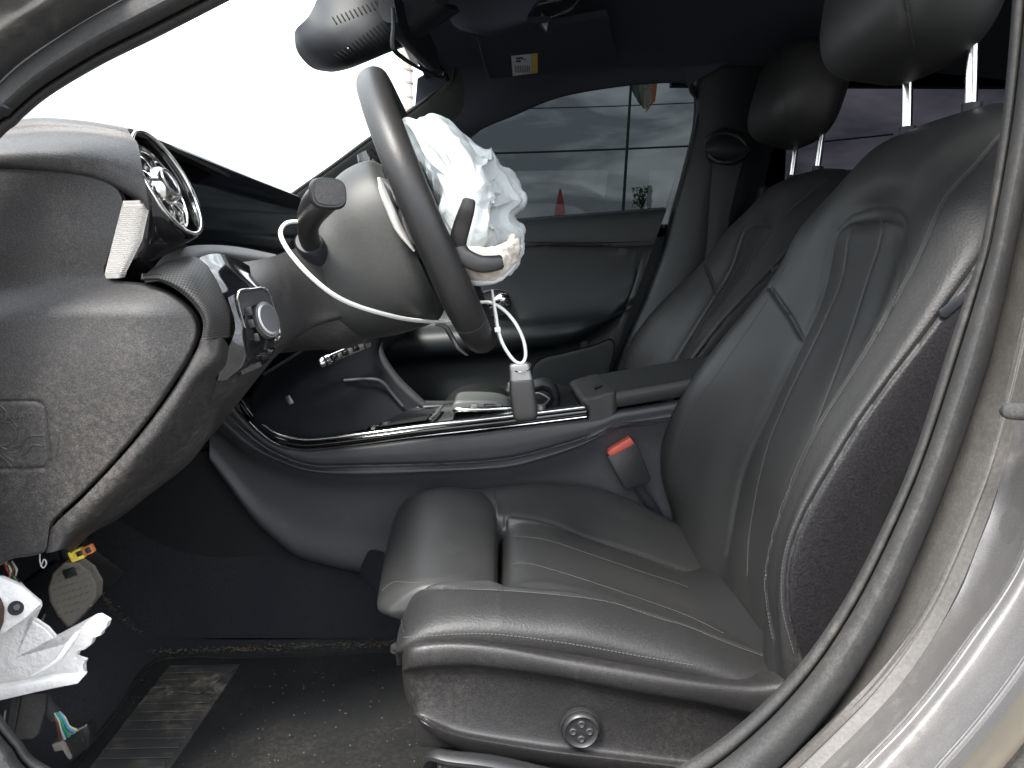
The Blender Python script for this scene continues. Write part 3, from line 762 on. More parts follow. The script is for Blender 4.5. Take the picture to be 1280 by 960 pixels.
    for t in np.linspace(0, 1, 22):
        Y = -.497 + t * .345; e = min(t, 1 - t) * .345; q = min(1, e / .035); s_ = math.sqrt(max(0, 1 - (1 - q) ** 2))
        s_ = .80 + .20 * s_; cx, cz = -.08, .485
        cr_ = .006 * math.sin(math.pi * t)
        rings.append([A(cx + (x - cx) * s_ + .021 * (1 - t) ** 1.6 * max(0, min(1, (-.04 - x) / .10)), Y, cz + (z - cz) * s_ + (cr_ if z > .48 else 0) - .024 * (1 - t) ** 1.6 * max(0, min(1, (z - .45) / .05)) + (.006 if x < -.12 else 0) * 0) for x, z in pr])
    ex = loft(rings, 3, 5)
    exo = T.part('cushion_extension', ex, M['leather'], smooth=60)
    ex_b = ex.bvh()
    T.part('stitching', stitches(ex, [(478, 738), (492, 728), (520, 729), (600, 731)], bvh=ex_b, r=.0004), M['thread'], exo, smooth=0, kind='stuff')

    # ---- plastic base panel with its power controls
    tp = [(505, 801), (515, 798), (560, 796), (604, 798), (702, 811), (800, 827), (880, 839), (950, 841), (1000, 829), (1050, 800)]
    rd = [(503, 815), (514, 810), (560, 805), (620, 809), (702, 824), (800, 841), (880, 854), (950, 861), (1010, 848), (1060, 820)]
    rl = [(503, 836), (514, 833), (560, 830), (605, 831), (699, 844), (792, 862), (876, 876), (950, 890), (1020, 880), (1070, 850)]
    rcs = [(503, 843), (515, 841), (560, 838), (605, 839), (699, 853), (792, 871), (876, 885), (950, 899), (1020, 892), (1070, 860)]
    md = [(506, 866), (519, 868), (562, 872), (606, 878), (699, 890), (792, 905), (876, 915), (950, 925), (1020, 925), (1080, 900)]
    lw = [(512, 882), (525, 892), (566, 908), (606, 916), (690, 928), (785, 940), (870, 950), (950, 958), (1020, 965), (1080, 950)]
    lb = [(518, 892), (531, 902), (570, 920), (610, 929), (690, 942), (785, 953), (870, 963), (950, 970), (1020, 975), (1080, 970)]
    bt = [(528, 905), (542, 919), (580, 938), (620, 947), (699, 958), (785, 970), (870, 980), (950, 985), (1020, 990), (1080, 990)]
    Yb = [-.580, -.606, -.608, -.594, -.590, -.594, -.604, -.588]
    rows = [[P(x, y, Y + (.030 if i == 0 else .002 if i == 1 else 0)) for i, (x, y) in enumerate(c)] for c, Y in zip((tp, rd, rl, rcs, md, lw, lb, bt), Yb)]
    rows.append([q + A(0, .05, -.01) for q in rows[-1]])
    rows = [[A(r[0][0] + .03, r[0][1] + .10, r[0][2]), A(r[0][0] + .004, r[0][1] + .03, r[0][2])] + r for r in rows]
    bs = patch(rows, 7, 7, .004)
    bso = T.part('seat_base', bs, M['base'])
    kc = P(726, 911, -.600)
    rg = lambda rr, y: [A(kc[0] + rr * math.cos(w), kc[1] + y, kc[2] + rr * math.sin(w)) for w in np.linspace(0, 2 * math.pi, 36, endpoint=False)]
    kn = loft([rg(.0205, .006), rg(.0205, -.002), rg(.0195, -.0055), rg(.0175, -.0070), rg(.0155, -.0052), rg(.012, -.0045), rg(.004, -.0055)], smooth=False)
    T.part('lumbar_knob_bezel', loft([rg(.0218, .006), rg(.0218, -.0005), rg(.0212, -.0012), rg(.0205, .0)], smooth=False, cap=True), M['blackm'], bso)
    kno = T.part('lumbar_knob', kn, M['black'], bso)
    for dx, dz in ((0, .0085), (0, -.0085), (.0088, 0), (-.0088, 0)):
        c = kc + A(dx, -.0055, dz)
        T.part('button_dot', loft([[c + A(rr * math.cos(w), y, rr * math.sin(w)) for w in np.linspace(0, 2 * math.pi, 16, endpoint=False)] for rr, y in ((.0042, .002), (.0042, -.0006), (.003, -.0013), (.0015, -.0004))], smooth=False), M['steel'], bso)
    hv = tube([(700, 975, -.63), (620, 955, -.632), (565, 948, -.628), (543, 944, -.622), (536, 952, -.612), (538, 968, -.60)], [.008, .007, .0065, .006, .006, .006], 10, 6, 1.5)
    T.part('height_lever', hv, M['black'])
    # structure under the cushion
    T.part('seat_frame', box((.12, YC, .36), (.44, .34, .10), bev=.01), M['blackm'])
    for Y in (YC - .17, YC + .17): T.part('seat_rail', box((.17, Y, .285), (.36, .035, .035), bev=.004), M['blackm'])
    # front mechanism cover seen between roll and console
    T.part('front_cover', patch([[(452, 706, -.28), (462, 688, -.30), (480, 690, -.34)], [(450, 722, -.28), (464, 730, -.31), (490, 745, -.36)], [(462, 732, -.27), (472, 742, -.32), (482, 752, -.38)]], 5, 5, .004), M['softdark'])
    return T
seat = build_seat()
# the passenger seat: same parts, further back and more reclined
def copy_seat(T, delta, ang):
    r = T.e.copy(); COL.objects.link(r); r.location = T.e.location + Vector(delta)
    r['label'] = 'black leather passenger seat beyond the centre console, beside the far door'
    H = Vector(A(.34, YC, .42) - T.loc); Rm = Matrix.Translation(H) @ Matrix.Rotation(ang, 4, 'Y') @ Matrix.Translation(-H)
    for c in list(T.e.children):
        k = c.copy(); COL.objects.link(k); k.parent = r
        if any(w in c.name for w in ('backrest', 'headrest', 'post_collar')): k.matrix_local = Rm
        for g_ in list(c.children):
            d_ = g_.copy(); COL.objects.link(d_); d_.parent = k
    return r
seat2 = copy_seat(seat, (.03, .73, .065), math.radians(8))

# rear bench
rbn = Thing('rear_bench', 'dark rear bench seat behind the front seats, mostly hidden', 'car seat', (1.3, 0, .3))
rbn.part('bench_cushion', box((1.15, 0, .45), (.5, 1.25, .20), bev=.05, seg=4), M['leather'])
rbn.part('bench_backrest', box((1.50, 0, .78), (.16, 1.3, .60), axes((math.cos(.35), 0, -math.sin(.35))), .05, 4), M['leather'])

# belt buckle
bkx = Thing('seat_belt_buckle', 'black seat belt buckle with a red release button beside the driver seat', 'buckle', P(830, 640, -.13))
c0 = [(762, 568), (790, 549), (796, 556), (814, 598), (810, 604), (786, 614), (780, 610), (759, 572)]
bkx.part('buckle_housing', prism([P(x, y, -.150) for x, y in c0], (0, .018, 0), .002), M['black'])
bkx.part('release_button', prism([P(x, y, -.152) for x, y in ((761, 564), (788, 547), (793, 554), (790, 557), (764, 571), (760, 568))], (0, .021, 0), .0015), M['red'])
tb = Msh(); 
bkx.part('buckle_stalk', tube([(796, 606, -.142), (812, 628, -.138), (828, 655, -.13), (838, 690, -.13)], [.009, .0085, .008, .008], 10, 5, .25, up=(1, 0, .4)), M['softdark'])
for dx in (-5, 0, 5): bkx.part('buckle_rib', tube([(798 + dx, 603, -.149), (806 + dx, 618, -.146)], .0012, 6, 1), M['steel'])
txt = None

# far seat belt on the pillar
sb = Thing('seat_belt', 'grey seat belt webbing hanging from its loop on the far door pillar', 'seat belt', P(905, 330, .60))
sb.part('belt_webbing', patch([[(893, 190, .615), (912, 196, .612), (930, 196, .615)], [(888, 240, .60), (903, 240, .597), (918, 240, .60)], [(884, 300, .585), (896, 302, .582), (906, 305, .585)], [(878, 360, .575), (888, 362, .572), (898, 362, .575)]], 6, 4, .002), M['belt'])
sb.part('belt_loop', tube([(886, 192, .61), (884, 178, .612), (896, 168, .612), (916, 168, .61), (930, 178, .607), (932, 192, .605), (918, 202, .60), (898, 202, .60)], .0065, 10, 4, closed=True), M['black'])
sb.part('loop_cover', patch([[(882, 170, .62), (905, 160, .615), (938, 168, .62)], [(882, 186, .60), (905, 184, .595), (938, 186, .60)], [(886, 204, .62), (905, 206, .615), (930, 204, .62)]], 6, 6, .006), M['softdark'])

# ------------------------------------------------------------------ dashboard
da = Thing('dashboard', 'dusty dark grey dashboard with its open-side end cover, round vent and light switch', 'dashboard', (-.45, -.1, .6))
def Yc(x, y):                                    # depth of the end cover: a shelf bulges out below y=350
    def ss(a, b, v): t = min(1, max(0, (v - a) / (b - a))); return t * t * (3 - 2 * t)
    yb = 352 + max(0, (60 - x)) * .22
    Y = -.660 - .018 * ss(yb - 8, yb + 46, y) + .004 * ss(yb - 60, yb, y)
    Y += .030 * ss(430, 700, y) + .020 * ss(150, 262, x) ** 1.5 * ss(330, 400, y)
    Y += .012 * (1 - ss(205, 240, y)) * 0
    return Y
cover_px = [(-90, 208), (0, 208), (60, 211), (105, 217), (136, 227), (150, 240), (154, 258), (147, 285), (137, 315), (131, 338), (142, 350), (178, 354), (205, 363), (228, 378), (243, 396), (247, 415), (240, 436), (222, 468), (190, 516), (150, 566), (105, 614), (72, 645), (62, 658), (58, 675), (55, 690), (20, 697), (-90, 702)]
cv = disc_panel(cover_px, (85, 455), Yc, .006, .0035, 112, 2.5, ex=1.1)
pl_ = [(-60, 503), (30, 502), (46, 503), (54, 510), (58, 540), (61, 572), (57, 583), (48, 586), (0, 587), (-60, 587)]
cv.groove([(pl_, .0022, .0015)])
cvo = da.part('end_cover', cv, M['hard2'])
cb = cv.bvh()
# raised belt figure, as far as the cover shows it
for ln in ([(-6, 503), (6, 512), (14, 524), (22, 533)], [(-12, 527), (-2, 526), (10, 527), (19, 535), (21, 545), (14, 554), (0, 558), (-12, 555)], [(22, 537), (28, 533), (34, 535), (35, 543), (30, 551), (20, 560), (10, 562), (0, 557)], [(22, 568), (30, 552), (37, 545), (53, 544)], [(28, 570), (36, 562), (41, 556), (54, 557)], [(0, 569), (8, 575), (15, 583)], [(4, 567), (12, 573), (18, 578)], [(-8, 566), (2, 568)]):
    da.part('embossed_line', bead(cv, ln, .0008, .0003, 6, cb, 2), M['hard2'], cvo)
def text_mesh(s_, size, depth, sp=1.0):
    c = bpy.data.curves.new('t', 'FONT'); c.body = s_; c.size = size; c.extrude = depth; c.resolution_u = 2; c.space_character = sp
    ob_ = bpy.data.objects.new('t', c); COL.objects.link(ob_); bpy.context.view_layer.update()
    me = bpy.data.meshes.new_from_object(ob_.evaluated_get(bpy.context.evaluated_depsgraph_get()))
    V = np.array([v.co[:] for v in me.vertices]); F = [tuple(p.vertices) for p in me.polygons]
    bpy.data.objects.remove(ob_); bpy.data.meshes.remove(me); return V, F
def put_text(T_, s_, org, xd, yd, size, depth, m_, parent=None, name='lettering', sp=1.0):
    V, F = text_mesh(s_, size, depth, sp); xd = np.array(xd) / np.linalg.norm(xd); yd = np.array(yd) - xd * np.dot(xd, yd); yd /= np.linalg.norm(yd)
    ms = Msh().add(np.array(org) + V[:, :1] * xd + V[:, 1:2] * yd + V[:, 2:3] * np.cross(xd, yd), F)
    return T_.part(name, ms, m_, parent, smooth=0)
pa, pb = P(-8, 523, Yc(-8, 523) - .0015), P(50, 522, Yc(50, 522) - .0015)
put_text(da, 'AIRBAG', pa, pb - pa, (0, 0, 1), .0068, .0007, mat('lettering_highlight', (.055, .052, .05), .6), cvo, sp=1.75)  # cover plastic lightened: the highlight on the raised letters is in the colour
# upper pad above the cover
tpx = [(-90, 158), (0, 156), (60, 150), (110, 153), (150, 159), (171, 163)]
mpx = [(-90, 172), (0, 170), (60, 166), (110, 168), (150, 174), (173, 182)]
bpx = [(-90, 206), (0, 205), (60, 208), (115, 216), (160, 236), (186, 256)]
rows = [[P(x, y, -.645) + A(-.02, .30, .0) for x, y in tpx], [P(x, y, -.60) for x, y in tpx], [P(x, y, -.640) for x, y in mpx], [P((x + u_) / 2, (y + v) / 2, -.662) for (x, y), (u_, v) in zip(mpx, bpx)], [P(x, y, -.664) for x, y in bpx], [P(x, y + 8, -.655) for x, y in bpx]]
da.part('upper_pad', patch(rows, 6, 7, .004), M['hard'])
da.part('upper_pad_back', patch([[A(-.56, -.62, .92), A(-.42, -.60, .92), A(-.40, -.54, .92)], [A(-.56, -.60, .70), A(-.42, -.58, .70), A(-.40, -.54, .70)]], 4, 4, .01), M['blackm'])
da.part('defroster_vent', tube([(55, 149, -.58), (64, 151, -.58), (80, 152, -.58)], [.001, .003, .001], 8, 4), M['blackm'])
# dash top running across under the windscreen, and the far half of the dash
tp = [[A(-1.04, Y, .985), A(-.80, Y, 1.0), A(-.55, Y, 1.0), A(-.44, Y, .995), A(-.405, Y, .985)] for Y in (-.52, -.3, 0, .3, .68)]
da.part('dash_top', patch(tp, 4, 5, .02), M['softdark'])
far_ = [[A(-.40, Y, .985), A(-.35, Y, .94), A(-.29, Y, .87), A(-.235, Y, .80), A(-.225, Y, .75), A(-.27, Y, .69), A(-.42, Y, .63)] for Y in (.10, .25, .45, .69)]
da.part('far_dash_face', patch(far_, 4, 5, .02), M['softdark'])
da.part('dash_core', box((-.62, -.02, .86), (.36, 1.26, .20)), M['blackm'])
# round vent
vc = P(207, 231, -.588); a_ = math.radians(24)
yaw_ = math.radians(-1); vn = A(math.cos(a_) * math.cos(yaw_), math.sin(yaw_), math.sin(a_)); vn /= np.linalg.norm(vn)
e2 = A(-math.sin(a_), 0, math.cos(a_)); e1 = np.cross(e2, vn); e1 /= np.linalg.norm(e1)
def vring(r, h, n=56, c=vc): return [c + r * (math.cos(w) * e1 + math.sin(w) * e2) + vn * h for w in np.linspace(0, 2 * math.pi, n, endpoint=False)]
R0 = .0575
def lathe(prof, c=vc, n=56): return grid(np.array([vring(r, h, n, c) for r, h in prof]), 0, False, True)
bz = loft([vring(R0 * .86, -.05), vring(R0 * .99, -.045), vring(R0 * 1.0, -.008), vring(R0 * .985, .0), vring(R0 * .955, .0035), vring(R0 * .93, .002), vring(R0 * .915, -.004), vring(R0 * .90, -.03), vring(R0 * .80, -.045)], smooth=False, cap=False)
vt = da.part('round_vent', bz, M['gloss'])
def tor(r, mr_, h, c=vc, n=64, k=10, sq=1.0):
    rings = [[c + (r + mr_ * math.cos(q)) * (math.cos(w) * e1 + math.sin(w) * e2) + vn * (h + mr_ * sq * math.sin(q)) for q in np.linspace(0, 2 * math.pi, k, endpoint=False)] for w in np.linspace(0, 2 * math.pi, n, endpoint=False)]
    R_ = np.array(rings); nu = n; F = [(i * k + j, i * k + (j + 1) % k, ((i + 1) % nu) * k + (j + 1) % k, ((i + 1) % nu) * k + j) for i in range(nu) for j in range(k)]
    return Msh().add(R_.reshape(-1, 3), F)
da.part('chrome_ring', tor(R0 * .925, .0022, .003), M['chrome'], vt)
da.part('inner_ring', tor(R0 * .74, .0028, -.010, sq=2), M['chrome'], vt)
da.part('vent_cup', lathe([(R0 * .90, -.02), (R0 * .8, -.04), (.004, -.05)]), M['silver'], vt)
hub = loft([vring(.020, -.03), vring(.021, -.004), vring(.017, .004), vring(.012, .0065), (vring(.003, .0072))], smooth=False)
da.part('vent_hub', hub, M['chrome'], vt)
da.part('hub_ring', tor(.0135, .0014, .0058, k=8, n=40), M['silver'], vt)
for k in range(9):
    w = 2 * math.pi * k / 9
    p1_ = vc + .019 * (math.cos(w) * e1 + math.sin(w) * e2) - vn * .004; p2_ = vc + R0 * .73 * (math.cos(w + .25) * e1 + math.sin(w + .25) * e2) - vn * .010
    da.part('vent_blade', tube([p1_, (p1_ + p2_) / 2 + vn * .003, p2_], [.0022, .0028, .0024], 8, 4, 3.0, up=tuple(vn)), M['chrome'], vt)
# black housing under the vent
hs = [[(150, 262, -.648), (185, 262, -.640), (200, 268, -.625), (212, 285, -.60)], [(150, 300, -.640), (183, 300, -.632), (205, 302, -.61), (228, 300, -.575)], [(150, 328, -.635), (178, 327, -.628), (205, 320, -.60), (232, 306, -.56)], [(150, 345, -.62), (180, 345, -.61), (210, 335, -.58), (236, 308, -.54)]]
da.part('vent_housing', patch(hs, 7, 7, .006), M['gloss'])
# ribbed aluminium insert
ya, yb_ = 255, 345
rbs = []
N_ = 34
lx = lambda y: np.interp(y, [254, 300, 343], [154, 142, 131]); rx = lambda y: np.interp(y, [254, 300, 341], [188, 178, 158])
rr_ = []
for i in range(N_ * 4 + 1):
    y = 255 + (343 - 255) * i / (N_ * 4); ph = math.sin(2 * math.pi * i / 4) * .0010
    xs = np.linspace(lx(y), rx(y), 9)
    rr_.append([P(x, y - (x - xs[0]) * .03, -.664 + .030 * max(0, (k / 8 - .55)) ** 1.6 - ph) for k, x in enumerate(xs)])
rr2 = np.array(rr_)
da.part('ribbed_insert', grid(rr2, .004), M['ribsilver'], smooth=60)
# perforated trim band curving round the cover
rows = []
inn = [(176, 350), (200, 352), (226, 366), (246, 386), (254, 404), (252, 424)]
out = [(192, 333), (212, 322), (246, 322), (275, 350), (292, 385), (294, 421)]
for t, Y in ((0, -.660), (.12, -.668), (.35, -.660), (.6, -.640), (.8, -.612), (1.0, -.575)):
    rows.append([P(a * (1 - t) + c * t, b * (1 - t) + d * t, Y) for (a, b), (c, d) in zip(inn, out)])
pb_ = patch(rows, 8, 8, .005)
pbo = da.part('perforated_trim', pb_, M['dots'])
cg = refine(np.array(rows), 8, 8)
dots = Msh(); nrm_ = None
NI, NJ = 18, 38
for i in range(1, NI):
    for j in range(1, NJ):
        fi, fj = (i + .5 * (j % 2)) / (NI + .5) * (cg.shape[0] - 1), j / NJ * (cg.shape[1] - 1)
        a_i, a_j = min(int(fi), cg.shape[0] - 2), min(int(fj), cg.shape[1] - 2); q = cg[a_i, a_j] * (1 - fi + a_i) * (1 - fj + a_j) + cg[a_i + 1, a_j] * (fi - a_i) * (1 - fj + a_j) + cg[a_i, a_j + 1] * (1 - fi + a_i) * (fj - a_j) + cg[a_i + 1, a_j + 1] * (fi - a_i) * (fj - a_j)
        tu = cg[a_i + 1, a_j] - cg[a_i, a_j]; tv = cg[a_i, a_j + 1] - cg[a_i, a_j]; tu /= np.linalg.norm(tu) + 1e-9; tv /= np.linalg.norm(tv) + 1e-9
        nn = np.cross(tu, tv); nn /= np.linalg.norm(nn) + 1e-9
        if nn.dot(CAM - q) < 0: nn = -nn
        c6 = [q + nn * .0004 + .00092 * (math.cos(w) * tu + math.sin(w) * np.cross(nn, tu)) for w in np.linspace(0, 2 * math.pi, 6, endpoint=False)]
        dots.add(c6, [(0, 1, 2, 3, 4, 5)])
da.part('perforations', dots, M['blackm'], pbo, smooth=0, kind='stuff')
# grained shelf behind it up to the display foot
sh = [[(190, 338, -.62), (205, 320, -.60), (230, 309, -.56), (262, 306, -.50), (300, 309, -.43), (345, 318, -.36)], [(200, 350, -.62), (215, 332, -.605), (240, 322, -.575), (270, 316, -.52), (306, 320, -.46), (345, 326, -.40)], [(230, 360, -.60), (250, 345, -.59), (262, 335, -.56), (285, 330, -.50), (312, 335, -.46), (345, 345, -.42)]]
da.part('shelf', patch(sh, 6, 6, .006), M['hard'])
# gloss black top and switch panel
gt = [[(238, 336, -.585), (250, 322, -.565), (272, 317, -.545), (296, 324, -.53), (318, 336, -.52)], [(252, 350, -.595), (268, 338, -.580), (288, 335, -.562), (308, 342, -.548), (326, 352, -.535)], [(280, 368, -.602), (292, 360, -.592), (304, 357, -.582), (320, 358, -.57), (333, 364, -.556)], [(292, 382, -.606), (300, 374, -.60), (310, 368, -.595), (322, 366, -.585), (336, 370, -.57)]]
da.part('gloss_top', patch(gt, 8, 7, .005), M['gloss'])
gl = [[(285, 372, -.610), (298, 366, -.605), (318, 364, -.59), (336, 366, -.57)], [(294, 405, -.612), (306, 405, -.606), (326, 405, -.59), (344, 402, -.57)], [(290, 425, -.618), (308, 436, -.610), (326, 444, -.594), (342, 434, -.575)], [(278, 450, -.622), (300, 458, -.612), (322, 450, -.598), (338, 440, -.58)], [(272, 476, -.625), (285, 474, -.618), (300, 464, -.61), (325, 452, -.60)]]
gs_ = patch(gl, 7, 7, .005)
gso = da.part('gloss_side_panel', gs_, M['gloss'])
# light switch unit
fr = [(297, 368), (316, 362), (333, 362), (342, 385), (350, 414), (347, 424), (340, 428), (338, 437), (330, 440), (326, 428), (314, 431), (306, 410)]
c = cr(np.array(fr, float), 5, True)
swp = lambda x, y: -.612 + (x - 297) * .0009
swm = disc_panel(fr, (322, 400), swp, .006, .002, 10, 2)
swo = da.part('light_switch', swm, mat('switch_plate', (.05, .05, .052), .22))
sw_b = swm.bvh()
da.part('chrome_frame', tube([P(x, y, swp(x, y) - .0015) for x, y in c[::2]], .0013, 8, 3, closed=True), M['chrome'], swo)
kc = P(332, 401, -.594); kn = A(.62, -.72, .30); kn /= np.linalg.norm(kn)
ke2 = A(-.2, 0, 1.0); ke2 -= kn * ke2.dot(kn); ke2 /= np.linalg.norm(ke2); ke1 = np.cross(ke2, kn)
kr_ = lambda r, h, n=40: [kc + r * .86 * (.62 * math.cos(w) * ke1 + math.sin(w) * ke2) + kn * h for w in np.linspace(0, 2 * math.pi, n, endpoint=False)]
da.part('switch_dial', loft([kr_(.0205, -.004), kr_(.0205, .006), kr_(.0195, .0085), kr_(.0170, .0095)], smooth=False), M['silver'], swo)
da.part('dial_face', loft([kr_(.0165, .0085), kr_(.0160, .0102), kr_(.004, .0104)], smooth=False), M['dial'], swo)
for k in range(30):
    w = 2 * math.pi * k / 30; q = kc + .0206 * (.62 * math.cos(w) * ke1 + math.sin(w) * ke2) + kn * .003
    pass
ridg = Msh()
for k in range(44):
    w = 2 * math.pi * k / 44; q = kc + .0178 * (.62 * math.cos(w) * ke1 + math.sin(w) * ke2)
    ridg.join(tube([q - kn * .003, q + kn * .006], .0006, 5, 1))
da.part('dial_ridges', ridg, M['silver'], swo)
for (x, y, w_, h_) in ((306, 384, 8, 10), (309, 400, 8, 9), (314, 417, 9, 9)):
    c4 = [P(x + dx, y + dy, swp(x, y) - .001) for dx, dy in ((0, 0), (w_, -1), (w_ + 3, h_), (3, h_ + 1))]
    da.part('switch_button', prism(c4, (0, -.0016, 0), .0006), M['gloss2'] if 'gloss2' in M else M['black'], swo)
da.part('switch_symbol', tube([P(311 + 2.4 * math.cos(w), 389 + 3 * math.sin(w), swp(311, 389) - .0036) for w in np.linspace(0, 2 * math.pi, 12, endpoint=False)], .0003, 5, 1, closed=True), M['labelw'], swo)
# lower dash: strip beside the cover, then the knee panel turning under
sm = [(254, 424), (248, 440), (226, 478), (194, 524), (154, 573), (108, 622), (76, 652), (64, 668), (60, 692)]
s2_ = [(280, 424), (274, 450), (250, 478), (228, 515), (203, 550), (160, 600), (116, 644), (92, 668), (80, 686)]
rows = [[P(x - 4, y - 1, Yc(x, y)) + A(0, .012, 0) for i, (x, y) in enumerate(sm)], [P(x - 2.5, y - 1, Yc(x, y) + .003) for x, y in sm], [P((a + c_) / 2, (b + d) / 2, Yc((a + c_) / 2, (b + d) / 2) - .000) for (a, b), (c_, d) in zip(sm, s2_)], [P(x, y, Yc(x, y) + .010) for x, y in s2_]]
und = [(300, 462), (296, 482), (285, 505), (262, 545), (235, 580), (190, 615), (150, 645), (115, 664), (90, 688)]
rows.append([P(a * .5 + c_ * .5, b * .5 + d * .5, -.600) for (a, b), (c_, d) in zip(s2_, und)])
rows.append([P(x, y, -.545) for x, y in und])
rows.append([P(x, y, -.545) + A(-.06, .10, .01) for x, y in und])
da.part('lower_trim_strip', patch(rows, 6, 8, .005), M['hard2'])
kb = [[(262, 330, -.53), (300, 328, -.52), (335, 322, -.50), (365, 312, -.47), (400, 300, -.44), (450, 320, -.41)],
      [(300, 362, -.575), (330, 358, -.55), (352, 352, -.52), (378, 345, -.48), (408, 345, -.45), (456, 360, -.41)],
      [(310, 400, -.59), (340, 400, -.56), (362, 396, -.53), (385, 390, -.49), (412, 386, -.455), (462, 384, -.41)],
      [(300, 440, -.60), (335, 435, -.575), (358, 424, -.54), (380, 412, -.50), (412, 401, -.46), (452, 393, -.41)],
      [(275, 476, -.615), (308, 466, -.585), (334, 448, -.55), (356, 430, -.51), (378, 414, -.47), (408, 404, -.42)],
      [(262, 505, -.60), (296, 492, -.57), (318, 474, -.535), (336, 455, -.495), (354, 436, -.45), (376, 420, -.40)],
      [(240, 545, -.57), (270, 530, -.54), (292, 510, -.50), (310, 488, -.45), (328, 464, -.40), (346, 444, -.35)],
      [(190, 600, -.55), (228, 578, -.51), (262, 548, -.45), (284, 520, -.40), (304, 495, -.33), (322, 472, -.25)]]
km = patch(kb, 7, 7, .006)
km.groove([([(349, 322), (354, 345), (358, 362), (354, 372), (344, 378)], .0016, .0012)])
da.part('knee_panel', km, M['hard'])
da.part('under_panel', patch([[A(-.42, -.58, .68), A(-.42, -.40, .68), A(-.44, -.22, .68)], [A(-.48, -.62, .65), A(-.48, -.4, .65), A(-.5, -.20, .65)], [A(-.60, -.66, .62), A(-.60, -.4, .62), A(-.6, -.12, .60)], [A(-.90, -.70, .64), A(-.90, -.4, .64), A(-.9, -.12, .64)]], 4, 4, .01), M['blackm'])

# ------------------------------------------------------------------ wide display
dsp = Thing('display_screen', 'wide gloss black display panel standing free on the dashboard, switched off', 'screen', (-.375, -.2, .9))
X0 = -.372
so = []
for Y, z in ((-.535, 1.007), (.115, 1.007)): so.append((Y, z))
rad = .014; Y0_, Y1_, z0_, z1_ = -.516, .112, .862, 1.0075
pts = []
for (cy, cz, a0) in ((Y1_ - rad, z1_ - rad, 0), (Y0_ + rad, z1_ - rad, 90), (Y0_ + rad, z0_ + rad, 180), (Y1_ - rad, z0_ + rad, 270)):
    for k in range(7):
        w = math.radians(a0 + 15 * k); pts.append((cy + rad * math.cos(w), cz + rad * math.sin(w)))
ol = [A(X0 - (1.0075 - z) * -.10, y, z) for y, z in pts]
dsp.part('screen_glass', prism(ol, (-.010, 0, .001), .0012), M['screen'])
dsp.part('screen_back', prism([q + A(-.0105, (0 - (q[1] + .21)) * .03, 0) for q in ol], (-.018, 0, .001), .003), M['softdark'])
dsp.part('screen_edge', tube([q + A(-.003, 0, .0005) for q in ol], .0012, 6, 1, closed=True), M['softdark'])
dsp.part('screen_foot', box((-.41, -.2, .86), (.05, .30, .04), bev=.006), M['gloss'])

# ------------------------------------------------------------------ steering column with stalks
WC = A(-.085, -.365, .932); ti = math.radians(22.5)
wn = A(math.cos(ti), 0, math.sin(ti)); wu = A(-math.sin(ti), 0, math.cos(ti)); wy = A(0, 1, 0)
sc = Thing('steering_column', 'grey plastic steering column shroud with its control stalks behind the wheel', 'steering column', WC - wn * .2)
def cring(s_, hv, hw, off=0, e=2.6, n=40, ky=0):
    out = []
    for w in np.linspace(0, 2 * math.pi, n, endpoint=False):
        c_, s2 = math.cos(w), math.sin(w)
        out.append(WC - wn * s_ + wu * (off + hv * math.copysign(abs(s2) ** (2 / e), s2)) + wy * (ky + hw * math.copysign(abs(c_) ** (2 / e), c_)))
    return out
hubm = loft([cring(.030, .096, .086, -.012), cring(.045, .108, .090, -.012), cring(.075, .108, .091, -.012), cring(.105, .100, .088, -.016), cring(.135, .086, .088, -.022), cring(.160, .070, .080, -.030)], 5, 1)
sco = sc.part('upper_shroud', hubm, M['shroud'])
sh2 = loft([cring(.128, .070, .078, -.035), cring(.150, .070, .080, -.040), cring(.175, .062, .080, -.044), cring(.205, .048, .078, -.046), cring(.25, .03, .07, -.05)], 5, 1)
sc.part('lower_shroud', sh2, M['hard'])
# silver shift paddle edge
sc.part('paddle_trim', tube([(474, 222, -.475), (479, 240, -.478), (488, 262, -.48), (500, 288, -.482), (518, 314, -.485)], [.0015, .0035, .004, .0038, .001], 10, 5, 1.5), M['ribsilver'])
sc.part('shift_paddle', patch([[(478, 222, -.47), (500, 250, -.47), (520, 300, -.47)], [(484, 224, -.45), (506, 250, -.45), (524, 300, -.45)]], 4, 4, .003), M['silver'])
# far stalk
fs_ = tube([(470, 214, -.24), (462, 204, -.24), (456, 190, -.24)], [.012, .015, .012], 12, 5, .6)
sc.part('far_stalk', fs_, M['gloss'])
# near stalk, bent, with its end cap pointing at the door
stp = [(392, 312, -.455), (387, 300, -.470), (385, 284, -.490), (389, 268, -.515), (398, 254, -.545), (409, 243, -.580)]
sk = tube(stp, [.0105, .0115, .012, .0145, .0165, .0165], 24, 7)
sko = sc.part('control_stalk', sk, M['keyblack'])
d_ = P(*stp[-1]) - P(*stp[-2]); d_ /= np.linalg.norm(d_); ax = axes(d_)
cpt = lambda r, h, e=3: [P(*stp[-1]) + d_ * h + r * (math.copysign(abs(math.cos(w)) ** (2 / e), math.cos(w)) * ax[1] * 1.12 + math.copysign(abs(math.sin(w)) ** (2 / e), math.sin(w)) * ax[2] * .95) for w in np.linspace(0, 2 * math.pi, 28, endpoint=False)]
sc.part('stalk_cap', loft([cpt(.0160, -.002), cpt(.0168, .002), cpt(.0160, .006), cpt(.0150, .007)], smooth=False), M['keyblack'], sko)
sc.part('stalk_button', loft([cpt(.0135, .005), cpt(.0130, .0085), cpt(.004, .009)], smooth=False), M['hard'], sko)
q = P(387, 304, -.462); 
